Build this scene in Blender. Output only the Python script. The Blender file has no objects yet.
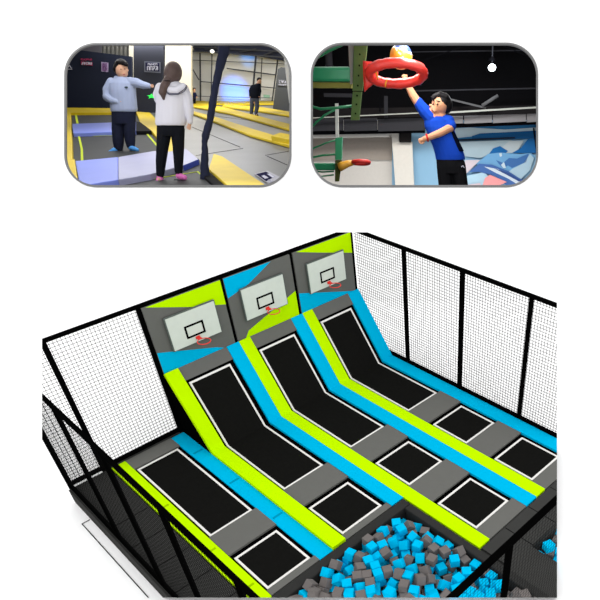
import bpy, bmesh, math, random
from mathutils import Vector, Matrix, Quaternion
from mathutils.geometry import tessellate_polygon
random.seed(3)
SC = bpy.context.scene
COL = SC.collection
PI = math.pi

# ------------------------------------------------------------------ camera
F = 608.83; CX = 441.48; CY = 455.61
CAM = Vector((-5.6841, -13.0549, 10.8482))
yaw, pit, rol = -0.84129, 0.71166, 0.004218
FW = Vector((-math.sin(yaw)*math.cos(pit), math.cos(yaw)*math.cos(pit), -math.sin(pit)))
_r = Vector((math.cos(yaw), math.sin(yaw), 0)); _u = _r.cross(FW)
RT = _r*math.cos(rol) + _u*math.sin(rol)
UP = -_r*math.sin(rol) + _u*math.cos(rol)
cd = bpy.data.cameras.new('camera'); co = bpy.data.objects.new('camera', cd); COL.objects.link(co)
co.matrix_world = Matrix.Translation(CAM) @ Matrix((RT, UP, -FW)).transposed().to_4x4()
cd.sensor_width = 36; cd.lens = F*36/600; cd.shift_x = (300-CX)/600; cd.shift_y = (CY-300)/600
cd.clip_end = 500
SC.camera = co
SC.view_settings.view_transform = 'Standard'; SC.view_settings.look = 'None'
SC.view_settings.exposure = 0; SC.view_settings.gamma = 1; SC.view_settings.use_curve_mapping = False
w = bpy.data.worlds.new('sky'); SC.world = w; w.use_nodes = True
bg = w.node_tree.nodes['Background']; bg.inputs[0].default_value = (1, 1, 1, 1); bg.inputs[1].default_value = 1.45

def ray(u, v): return FW + RT*((u-CX)/F) - UP*((v-CY)/F)
def hit(u, v, org, n):
    d = ray(u, v); return CAM + d*((org-CAM).dot(n)/d.dot(n))

# ------------------------------------------------------------------ materials
def lin(c): 
    c /= 255.0
    return c/12.92 if c <= .04045 else ((c+.055)/1.055)**2.4
MATS = {}
def mat(name, rgb, rough=.8, spec=.1, noise=.06, scale=6, metal=0, emit=0, bump=0, raw=False, alpha=1, sub=0):
    if name in MATS: return MATS[name]
    m = bpy.data.materials.new(name); m.use_nodes = True; nt = m.node_tree
    b = nt.nodes['Principled BSDF']
    c = tuple(x*.83 for x in rgb) if raw and name != 'white_wall' and not name.endswith('_seam') else tuple(rgb) if raw else tuple(lin(x) for x in rgb)
    b.inputs['Roughness'].default_value = rough; b.inputs['Specular IOR Level'].default_value = spec
    b.inputs['Metallic'].default_value = metal
    if alpha < 1: b.inputs['Alpha'].default_value = alpha
    if emit:
        b.inputs['Emission Color'].default_value = (*c, 1); b.inputs['Emission Strength'].default_value = emit
    tc = nt.nodes.new('ShaderNodeTexCoord'); nz = nt.nodes.new('ShaderNodeTexNoise')
    nz.inputs['Scale'].default_value = scale; nz.inputs['Detail'].default_value = 4
    nt.links.new(tc.outputs['Object'], nz.inputs['Vector'])
    mx = nt.nodes.new('ShaderNodeMix'); mx.data_type = 'RGBA'
    mx.inputs[6].default_value = (*[x*(1-noise) for x in c], 1); mx.inputs[7].default_value = (*[min(1, x*(1+noise)) for x in c], 1)
    nt.links.new(nz.outputs['Fac'], mx.inputs[0]); nt.links.new(mx.outputs[2], b.inputs['Base Color'])
    if bump:
        bp = nt.nodes.new('ShaderNodeBump'); bp.inputs['Strength'].default_value = bump
        nt.links.new(nz.outputs['Fac'], bp.inputs['Height']); nt.links.new(bp.outputs[0], b.inputs['Normal'])
    MATS[name] = m; return m
LIME = mat('lime_vinyl', (.56, .96, .0), raw=True, spec=.0, noise=.02)
BLUE = mat('sky_blue_vinyl', (.0, .49, .83), raw=True, spec=.0, noise=.02)
GREY = mat('grey_vinyl', (.150, .150, .140), raw=True, spec=.0, noise=.04)
CHAR = mat('charcoal_vinyl', (.036, .036, .035), raw=True, spec=.0, noise=.1)
CHAR2 = mat('charcoal_deck', (.050, .050, .048), raw=True, spec=.0, noise=.12, scale=2)
SEAM = mat('seam_black', (.012, .012, .012), raw=True, spec=0)
MAT_ = mat('jump_fabric', (.0085, .0085, .0078), raw=True, spec=0, rough=1, noise=.2, scale=14)
BLK = mat('black_steel', (.0015, .0015, .0015), raw=True, spec=0, rough=1)
NETM = mat('black_netting', (.004, .004, .004), raw=True, spec=0, rough=1)
WHT = mat('white_webbing', (.90, .88, .85), raw=True, spec=0)
WALLM = mat('white_wall', (.96, .96, .96), raw=True, spec=0, noise=.005, rough=1)
FOAMB = mat('blue_foam', (.0, .52, .88), raw=True, spec=0, rough=1, noise=.1, scale=9, bump=.1)
FOAMG = mat('grey_foam', (.175, .158, .152), raw=True, spec=0, rough=1, noise=.12, scale=9, bump=.1)
BOARDM = mat('backboard_acrylic', (.72, .77, .70), raw=True, spec=0)
BEDGE = mat('board_edge_grey', (.12, .14, .13), raw=True, spec=.1)
RIM = mat('hoop_red', (.85, .05, .04), raw=True, spec=.2)

# ------------------------------------------------------------------ mesh builder
class MB:
    def __init__(s): s.v = []; s.f = []; s.m = []
    def add(s, vs, fs, mi=0):
        b = len(s.v); s.v += [Vector(v) for v in vs]
        for f in fs: s.f.append([b+i for i in f]); s.m.append(mi)
        return s
    def box(s, a, b, mi=0):
        x0, y0, z0 = a; x1, y1, z1 = b
        return s.hexa([(x0,y0,z0),(x1,y0,z0),(x1,y1,z0),(x0,y1,z0)], [(x0,y0,z1),(x1,y0,z1),(x1,y1,z1),(x0,y1,z1)], mi)
    def hexa(s, lo, hi, mi=0):
        n = len(lo)
        return s.add(list(lo)+list(hi), [list(range(n))[::-1], list(range(n, 2*n))] + [[i, (i+1) % n, n+(i+1) % n, n+i] for i in range(n)], mi)
    def bar(s, a, b, wd, ht=None, up=None, mi=0):
        a = Vector(a); b = Vector(b); ht = ht or wd; d = (b-a).normalized()
        up = Vector(up) if up else (Vector((0, 0, 1)) if abs(d.z) < .9 else Vector((0, 1, 0)))
        x = d.cross(up).normalized(); y = x.cross(d)
        q = [(-1, -1), (1, -1), (1, 1), (-1, 1)]
        return s.hexa([a+x*i*wd/2+y*j*ht/2 for i, j in q], [b+x*i*wd/2+y*j*ht/2 for i, j in q], mi)
    def tube(s, pts, r, n=8, closed=False, mi=0, caps=True):
        pts = [Vector(p) for p in pts]; N = len(pts); rs = r if isinstance(r, (list, tuple)) else [r]*N
        ref = None; b = len(s.v)
        for i, p in enumerate(pts):
            if closed: d = pts[(i+1) % N]-pts[i-1]
            else: d = pts[min(i+1, N-1)]-pts[max(i-1, 0)]
            d.normalize()
            if ref is None: ref = d.orthogonal().normalized()
            ref = (ref - d*ref.dot(d)).normalized(); y = d.cross(ref)
            for k in range(n): s.v.append(p+(ref*math.cos(2*PI*k/n)+y*math.sin(2*PI*k/n))*rs[i])
        M = N if closed else N-1
        for i in range(M):
            for k in range(n):
                j = (i+1) % N
                s.f.append([b+i*n+k, b+i*n+(k+1) % n, b+j*n+(k+1) % n, b+j*n+k]); s.m.append(mi)
        if not closed and caps:
            s.f.append([b+k for k in range(n)][::-1]); s.m.append(mi); s.f.append([b+(N-1)*n+k for k in range(n)]); s.m.append(mi)
        return s
    def ball(s, c, r, M=None, n=16, k=10, mi=0):
        c = Vector(c); M = M or Matrix.Identity(3); r = Vector(r) if isinstance(r, (tuple, list, Vector)) else Vector((r, r, r)); b = len(s.v)
        for i in range(1, k):
            t = PI*i/k
            for j in range(n):
                p = 2*PI*j/n; s.v.append(c+M@Vector((r.x*math.sin(t)*math.cos(p), r.y*math.sin(t)*math.sin(p), r.z*math.cos(t))))
        s.v.append(c+M@Vector((0, 0, r.z))); s.v.append(c-M@Vector((0, 0, r.z))); T = b+(k-1)*n
        for i in range(k-2):
            for j in range(n): s.f.append([b+i*n+j, b+(i+1)*n+j, b+(i+1)*n+(j+1) % n, b+i*n+(j+1) % n]); s.m.append(mi)
        for j in range(n):
            s.f.append([T, b+j, b+(j+1) % n]); s.m.append(mi); s.f.append([T+1, b+(k-2)*n+(j+1) % n, b+(k-2)*n+j]); s.m.append(mi)
        return s
    def build(s, name, mats, parent=None, smooth=False, bevel=0):
        if not isinstance(mats, (list, tuple)): mats = [mats]
        if parent is not None: org = ORG[parent.name]
        else:
            xs = [v.x for v in s.v]; ys = [v.y for v in s.v]; zs = [v.z for v in s.v]
            org = Vector(((min(xs)+max(xs))/2, (min(ys)+max(ys))/2, min(zs)))
        me = bpy.data.meshes.new(name); me.from_pydata([v-org for v in s.v], [], s.f)
        for m in mats: me.materials.append(m)
        me.polygons.foreach_set('material_index', s.m)
        bm = bmesh.new(); bm.from_mesh(me); bmesh.ops.recalc_face_normals(bm, faces=bm.faces); bm.to_mesh(me); bm.free()
        if smooth: me.polygons.foreach_set('use_smooth', [True]*len(me.polygons))
        o = bpy.data.objects.new(name, me); COL.objects.link(o)
        if parent is None: o.location = org
        else: o.parent = parent
        ORG[o.name] = org
        if bevel:
            bv = o.modifiers.new('bevel', 'BEVEL'); bv.width = bevel; bv.segments = 2; bv.limit_method = 'ANGLE'
        return o
ORG = {}
def thing(name, loc, label, cat, group=None):
    o = bpy.data.objects.new(name, None); COL.objects.link(o); o.location = loc; ORG[o.name] = Vector(loc)
    o.empty_display_size = .1
    return tag(o, label, cat, group)
def tag(o, label, cat, group=None):
    o['label'] = label; o['category'] = cat
    if group: o['group'] = group
    return o
def struct(o): o['kind'] = 'structure'; return o
LK1, LK2 = .55, .9
# ================================================================== THE TRAMPOLINE PARK
PARK0 = len(COL.objects)
YF, YW, ZW, YP = -7.53, 1.46, 1.94, -5.05
DZ = .0
PROF = [(YF, 0), (0, 0), (YW, ZW)]          # flat lane bending up to the foot of the backboard wall
def sweep(mb, x0, x1, prof, h0, h1, mi=0):
    def off(h):
        out = []
        for i, (y, z) in enumerate(prof):
            ns = []
            for a, b in ((i-1, i), (i, i+1)):
                if a < 0 or b >= len(prof): continue
                dy, dz = prof[b][0]-prof[a][0], prof[b][1]-prof[a][1]; L = math.hypot(dy, dz); ns.append((-dz/L, dy/L))
            nx, ny = sum(n[0] for n in ns)/len(ns), sum(n[1] for n in ns)/len(ns); q = nx*nx+ny*ny
            out.append((y+nx/q*h, z+ny/q*h))
        return out
    lo, hi = off(h0), off(h1); loop = lo+hi[::-1]
    n = len(prof)
    vs = [(x0, y, z) for y, z in loop]+[(x1, y, z) for y, z in loop]; N = len(loop)
    fs = [[i, (i+1) % N, N+(i+1) % N, N+i] for i in range(N)]
    for i in range(n-1):
        fs.append([i, i+1, N-2-i, N-1-i]); fs.append([N+i, N+i+1, 2*N-2-i, 2*N-1-i])
    return mb.add(vs, fs, mi)

# ground and backdrop
GZ = -.46
def gpt(u, v=302.0):
    o_ = CAM+ray(u, v)*24.5; dn = (UP*-1); t_ = (GZ-o_.z)/dn.z; return o_+dn*t_
ga, gb = gpt(-700), gpt(1600); hn = Vector((FW.x, FW.y, 0)).normalized()
g = MB(); q_ = [ga-hn*60, gb-hn*60, gb, ga]; g.hexa([v-Vector((0, 0, .2)) for v in q_], q_); struct(g.build('floor', WALLM))
# the deck of the court: solid blocks left around the two foam pits
d = MB()
d.box((-3.66, -9.9, GZ), (-2.34, 1.50, -.06)); d.box((-2.34, -5.07, GZ), (6.5, 1.50, -.06)); d.box((-2.6, 1.50, GZ), (-.47, 1.64, .0))
d.box((1.80, -9.9, GZ), (2.70, -5.07, -.06)); d.box((2.70, -8.40, GZ), (6.5, -5.07, -.06)); d.box((6.4, -9.9, GZ), (6.5, -8.4, -.06))
d.box((-.47, 1.50, GZ), (6.5, 1.66, -.06))
deck = thing('court_platform', (1.4, -4.2, GZ), 'low charcoal platform that carries all the trampoline lanes and foam pits', 'platform')
d.build('deck', CHAR2, deck)
pf = MB(); pf.box((-2.33, -9.9, GZ+.002), (1.58, -5.34, GZ+.03)); pf.box((2.70, -9.9, GZ+.002), (6.4, -8.4, GZ+.03)); pf.build('pit_floor', CHAR, deck)
for x0, x1, y0, y1 in ((-3.66, -2.62, -9.9, 1.5),):
    m = MB(); m.box((x0, y0, -.06), (x1, y1, 0)); m.build('walkway_mat', CHAR2, deck)
for y in (-.6, -1.55, -2.5, -3.45, -4.4):
    m = MB(); m.box((-3.6, y-.012, 0), (-2.64, y+.012, .004)); m.build('walkway_seam', SEAM, deck)

m = MB(); m.box((1.88, -8.38, -.06), (6.4, -7.56, .0)); m.box((1.80, -9.9, -.06), (2.70, -8.38, 0)); m.build('walkway_mat', CHAR2, deck)
for x in (2.75, 3.7, 4.65, 5.6):
    m = MB(); m.box((x-.012, -8.38, 0), (x+.012, -7.58, .004)); m.build('walkway_seam', SEAM, deck)
m = MB(); m.box((-3.70, -9.9, GZ), (-3.67, 1.5, -.02)); m.build('side_skirt', CHAR2, deck)
# pale line drawn on the ground beside the platform
m = MB(); a, b = -3.93, -3.9
m.box((a, -8.5, GZ), (a+.022, .62, GZ+.012)); m.box((a, .6, GZ), (-3.72, .62, GZ+.012)); 
tag(m.build('floor_marking', SEAM), 'thin black outline on the white ground beside the left platform skirt', 'floor marking')
# rims around the pit
def rim(pts, label):
    mb = MB()
    for (x0, y0, x1, y1) in pts: mb.box((x0, y0, GZ+.04), (x1, y1, .03))
    return tag(mb.build('pit_rim', CHAR, bevel=.03), label, 'pit edge padding')
rim([(-2.34, -5.33, 1.80, -5.07)], 'long black padded rim between the two shorter lanes and the large foam pit')
rim([(1.585, -9.9, 1.80, -5.34)], 'black padded rim along the right side of the large foam pit')

# ramp carcass
m = MB(); m.hexa([(-.47, 1.50, -.05), (-.47, .05, -.05), (-.47, 1.50, 1.90)], [(6.40, 1.50, -.05), (6.40, .05, -.05), (6.40, 1.50, 1.90)])
tag(m.build('ramp_frame', BLK), 'black wedge-shaped carcass under the three sloping trampolines, its cheek showing at left', 'ramp')

# padding strips
LX = [(-2.145, -.969), (0, 1.284), (2.27, 3.537), (4.553, 5.817)]
FLAT = [(YP, 0), (1.47, 0)]
SHORT = [(YP, 0), (0, 0), (YW, ZW)]
lanes = ['leftmost', 'second', 'third', 'rightmost']
def pad(x0, x1, prof, h1, mt, label, cat='safety padding', seams=(), h0=-.055):
    mb = MB(); sweep(mb, x0, x1, prof, h0, h1)
    o = thing('safety_pad', ((x0+x1)/2, prof[0][0], -.05), label, cat)
    pc_ = mb.build('pad_cover', mt, o)
    if seams:
        for y in seams:
            s = MB(); s.box((x0+.06, y-.03, h1-.01), (x1-.06, y+.03, h1+.004)); s.build('seam', mat(mt.name+'_seam', [c*.62 for c in mt.node_tree.nodes['Mix'].inputs[6].default_value[:3]], raw=True, spec=0), pc_)
    return o
pad(-2.585, -2.20, FLAT, .02, LIME, 'lime green strip at the far left, beside the dark walkway', seams=(-.9, -3.0, -4.5))
pad(-.865, -.475, FLAT, .0, BLUE, 'sky blue strip along the right side of the flat leftmost lane', seams=(.4, -1.35, -3.2))
pad(-.468, -.085, SHORT, .085, LIME, 'lime green strip bending up the left edge of the leftmost ramp')
pad(1.43, 1.825, SHORT, .03, BLUE, 'sky blue strip bending up between the first and second ramps')
pad(1.83, 2.20, PROF, .035, LIME, 'lime green strip bending up between the first and second ramps, beside the pit')
pad(3.67, 4.10, PROF, .03, BLUE, 'sky blue strip bending up between the second and third ramps')
pad(4.105, 4.48, PROF, .035, LIME, 'lime green strip bending up between the second and third ramps')
pad(5.95, 6.40, PROF, .03, BLUE, 'sky blue strip bending up at the far right, along the right fence')
inner = [(-2.19, -.87), (-.08, 1.42), (2.205, 3.665), (4.485, 5.945)]
def slope(s): return (s*YW, s*ZW)
for i, (x0, x1) in enumerate(inner):
    P = lanes[i]
    if i == 0: pad(x0, x1, [(.985, 0), (1.47, 0)], .02, GREY, 'grey pad across the back end of the flat leftmost lane')
    else: pad(x0, x1, [slope(.845), slope(1)], .02, GREY, 'grey pad across the top of the %s ramp, under its backboard' % ['', 'leftmost', 'middle', 'rightmost'][i])
    pad(x0, x1, [(-3.42, 0), (-2.60, 0)], .02, GREY, 'grey cross pad in front of the long trampoline of the %s lane' % P)
    if i < 2: pad(x0, x1, [(YP, 0), (-4.865, 0)], .02, GREY, 'narrow grey pad at the pit end of the %s lane' % P)
    else:
        pad(x0, x1, [(-5.69, 0), (-4.865, 0)], .02, GREY, 'grey cross pad between the two square trampolines of the %s lane' % P)
        pad(x0, x1, [(YF, 0), (-7.10, 0)], .02, GREY, 'narrow grey pad at the front end of the %s lane' % P)

# trampolines: frame cover, mat and white border
def tramp(i, prof, label, cover):
    xl, xr = LX[i]; x0, x1 = inner[i]; w_ = .052
    o = thing('trampoline', ((x0+x1)/2, prof[0][0], -.05), label, 'trampoline', 'trampolines of the court')
    c = MB(); sweep(c, x0+.004, x1-.004, cover, -.055, -.035); c.build('frame_cover', BLK, o)
    m = MB(); sweep(m, xl+.03, xr-.03, prof, -.033, -.012); jm = m.build('jump_mat', MAT_, o)
    b = MB(); sweep(b, xl, xl+w_, prof, -.034, .0); sweep(b, xr-w_, xr, prof, -.034, .0)
    (ya, za), (yb, zb) = prof[0], prof[1]
    def cross(p, q, wd):
        L = math.hypot(q[0]-p[0], q[1]-p[1]); t = wd/L
        sweep(b, xl+w_, xr-w_, [p, (p[0]+(q[0]-p[0])*t, p[1]+(q[1]-p[1])*t)] if p[0] < q[0] else [(p[0]+(q[0]-p[0])*t, p[1]+(q[1]-p[1])*t), p], -.034, .0)
    cross(prof[0], prof[1], w_*1.1); cross(prof[-1], prof[-2], w_*1.1)
    b.build('border_line', WHT, jm)
tramp(0, [(-2.585, 0), (.934, 0)], 'long flat trampoline of the leftmost lane, the only long one without a ramp', [(-2.60, 0), (.98, 0)])
for i in (1, 2, 3):
    tramp(i, [(-2.585, 0), (0, 0), (1.19, 1.581)], 'trampoline bending up the %s ramp, below a basketball backboard' % ['', 'leftmost', 'middle', 'rightmost'][i],
          [(-2.60, 0), (0, 0), slope(.845)])
for i in range(4):
    tramp(i, [(-4.841, 0), (-3.562, 0)], 'square trampoline of the %s lane, %s' % (lanes[i], 'nearest the foam pit' if i < 2 else 'the farther of its two square ones'), [(-4.862, 0), (-3.424, 0)])
for i in (2, 3):
    tramp(i, [(-7.083, 0), (-5.82, 0)], 'square trampoline of the %s lane, the nearer of its two square ones' % lanes[i], [(-7.098, 0), (-5.693, 0)])

# fences ------------------------------------------------------------
ZH = 3.84
def net(a, b, z0, z1, parent, pitch=.092, t=.0092):
    a = Vector(a); b = Vector(b); L = (b-a).length; d = (b-a)/L; mb = MB(); n = max(1, round(L/pitch)); k = round((z1-z0)/pitch)
    for i in range(1, n):
        p = a+d*(L*i/n); mb.bar((p.x, p.y, z0), (p.x, p.y, z1), t, t)
    for j in range(1, k):
        z = z0+(z1-z0)*j/k; mb.bar((a.x, a.y, z), (b.x, b.y, z), t, t)
    mb.build('net', NETM, parent)
def post(x, y, parent, z0=.0, wd=.095):
    mb = MB(); mb.box((x-wd/2, y-wd/2, z0), (x+wd/2, y+wd/2, ZH+.0)); mb.build('post', BLK, parent)
def rail(a, b, z, parent, name='top_rail', h=.11, wd=.095):
    mb = MB(); mb.bar((a[0], a[1], z), (b[0], b[1], z), wd, h); mb.build(name, BLK, parent)
YB = 1.56
fb = thing('safety_fence', (-2, YB, 0), 'black back fence with net at left and posts framing the backboard panels', 'fence', 'court fences')
PX = [-3.60, -2.735, -.50, 1.78, 4.06, 6.37]
for x in PX: post(x, YB, fb, wd=.11, z0=-.2 if x < -1 else 0)
rail((-3.65, YB), (6.45, YB), ZH+.03, fb, h=.075, wd=.10); rail((-3.6, YB), (-.5, YB), .09, fb, 'bottom_rail', h=.09)
net((PX[0], YB, 0), (PX[1], YB, 0), .15, ZH, fb); net((PX[1], YB, 0), (PX[2], YB, 0), .15, ZH, fb)
fr = thing('safety_fence', (6.46, -4, 0), 'black netted fence along the right side of the court', 'fence', 'court fences')
ys = [1.5, -.69, -2.94, -5.235, -7.5, -9.74]
for y in ys[1:]: post(6.46, y, fr)
rail((6.46, YB), (6.46, -9.8), ZH+.03, fr, h=.09); rail((6.46, 1.5), (6.46, -9.8), .06, fr, 'bottom_rail', h=.1)
for a, b in zip(ys, ys[1:]): net((6.46, a, 0), (6.46, b, 0), .1, ZH, fr)
fl = thing('safety_fence', (-3.6, -4, 0), 'black netted fence along the left side of the court, nearest the lime strip', 'fence', 'court fences')
yl = [YB, -1.08, -3.09, -5.15, -7.3, -9.74]
for y in yl[1:]: post(-3.6, y, fl, wd=.085)
rail((-3.6, YB), (-3.6, -9.8), ZH, fl, h=.08, wd=.075); rail((-3.6, YB-.06), (-3.6, -9.8), .03, fl, 'bottom_rail', h=.11)
for a, b in zip(yl, yl[1:]): net((-3.6, a, 0), (-3.6, b, 0), .05, ZH, fl, t=.0045)
ff = thing('safety_fence', (1, -9.76, 0), 'black netted front fence crossing over the foam pits at bottom right', 'fence', 'court fences')
xs = [-3.6, -2.72, -.44, 1.83, 4.1, 6.4]
for x in xs[1:-1]: post(x, -9.76, ff, z0=GZ+.04, wd=.085)
rail((-3.6, -9.76), (6.4, -9.76), ZH, ff, h=.09, wd=.09); rail((-3.5, -9.76), (6.4, -9.76), -.0, ff, 'bottom_rail')
for a, b in zip(xs, xs[1:]): net((a, -9.76, 0), (b, -9.76, 0), .05, ZH, ff, t=.003)

# printed wall panels and backboards --------------------------------
def clip_poly(poly, xa, xb, za, zb):
    for ax, lim, sg in ((0, xa, 1), (0, xb, -1), (1, za, 1), (1, zb, -1)):
        out = []
        for i in range(len(poly)):
            p, q = poly[i-1], poly[i]; ip, iq = sg*(p[ax]-lim) >= 0, sg*(q[ax]-lim) >= 0
            if ip != iq:
                t = (lim-p[ax])/(q[ax]-p[ax]); out.append((p[0]+(q[0]-p[0])*t, p[1]+(q[1]-p[1])*t))
            if iq: out.append(q)
        poly = out
    return poly
def panel(x0, x1, za, zb, polys, label):
    x0 -= .045; x1 -= .045; polys = [(a, b, [(x-.045, z) for x, z in c]) for a, b, c in polys]
    o = thing('wall_panel', ((x0+x1)/2, 1.55, za), label, 'wall panel')
    m = MB(); m.box((x0, 1.462, za), (x1, 1.60, zb)); m.build('padding', GREY, o)
    for nm, mt, pl in polys:
        pl = clip_poly(pl, x0, x1, za, zb)
        m = MB(); m.hexa([(x, 1.4615, z) for x, z in pl], [(x, 1.456, z) for x, z in pl]); m.build(nm, mt, o)
panel(-.41, 1.775, 1.85, 3.83, [('lime_print', LIME, [(-.5, 3.90), (.83, 3.415), (1.9, 3.10), (1.9, 4), (-.5, 4)]), ('blue_print', BLUE, [(-.45, 2.6), (-.45, 1.9), (1.5, 1.9), (1.205, 2.05)])],
      'grey wall panel with lime top corner and blue bottom corner behind the leftmost backboard')
panel(1.875, 4.045, 1.85, 3.83, [('blue_print', BLUE, [(1.8, 4), (3.75, 4), (2.58, 3.448), (1.8, 3.25)]), ('lime_print', LIME, [(2.1, 1.9), (2.267, 2.13), (3.985, 2.70), (4.1, 2.74), (4.1, 1.9)])],
      'grey wall panel with blue top corner and lime bottom corner behind the middle backboard')
panel(4.155, 6.345, 1.85, 3.83, [('lime_print', LIME, [(4.1, 3.89), (5.2, 3.54), (6.4, 3.17), (6.4, 4), (4.1, 4)]), ('blue_print', BLUE, [(4.1, 2.62), (4.1, 1.9), (6.4, 1.9), (5.86, 2.06)])],
      'grey wall panel with lime top corner and blue bottom corner behind the rightmost backboard')
def backboard(x, label):
    o = thing('basketball_backboard', (x, 1.4, 2.48), label, 'basketball backboard', 'basketball backboards')
    z0, z1, h = 2.49, 3.395, .695
    m = MB(); m.box((x-h-.03, 1.385, z0-.03), (x+h+.03, 1.43, z1+.03)); m.build('board_frame', BEDGE, o, bevel=.01)
    m = MB(); m.box((x-h, 1.365, z0), (x+h, 1.386, z1)); bd = m.build('board', BOARDM, o)
    m = MB(); a, b, c, d = x-.29, x+.26, 2.67, 3.03; t = .052
    for q in ((a, c, b, c+t), (a, d-t, b, d), (a, c+t, a+t, d-t), (b-t, c+t, b, d-t)): m.box((q[0], 1.358, q[1]), (q[2], 1.366, q[3]))
    m.build('target_square', BLK, bd)
    m = MB(); m.box((x-.06, 1.22, 2.60), (x+.06, 1.364, 2.615)); m.box((x-.06, 1.345, 2.57), (x+.06, 1.3645, 2.65)); rb_ = m.build('rim_bracket', RIM, o)
    m = MB(); m.tube([(x+.17*math.cos(t*PI/12), 1.06+.17*math.sin(t*PI/12), 2.61) for t in range(24)], .013, 8, closed=True); m.build('rim', RIM, rb_, smooth=True)
    for s in (-1, 1):
        m = MB(); m.bar((x+s*.4, 1.43, 2.9), (x+s*.4, 1.456, 2.9), .08); m.build('mount', BLK, o)
backboard(.67, 'white basketball backboard with red rim on the leftmost printed panel')
backboard(2.905, 'white basketball backboard with red rim on the middle printed panel')
backboard(5.19, 'white basketball backboard with red rim on the rightmost printed panel')

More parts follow.
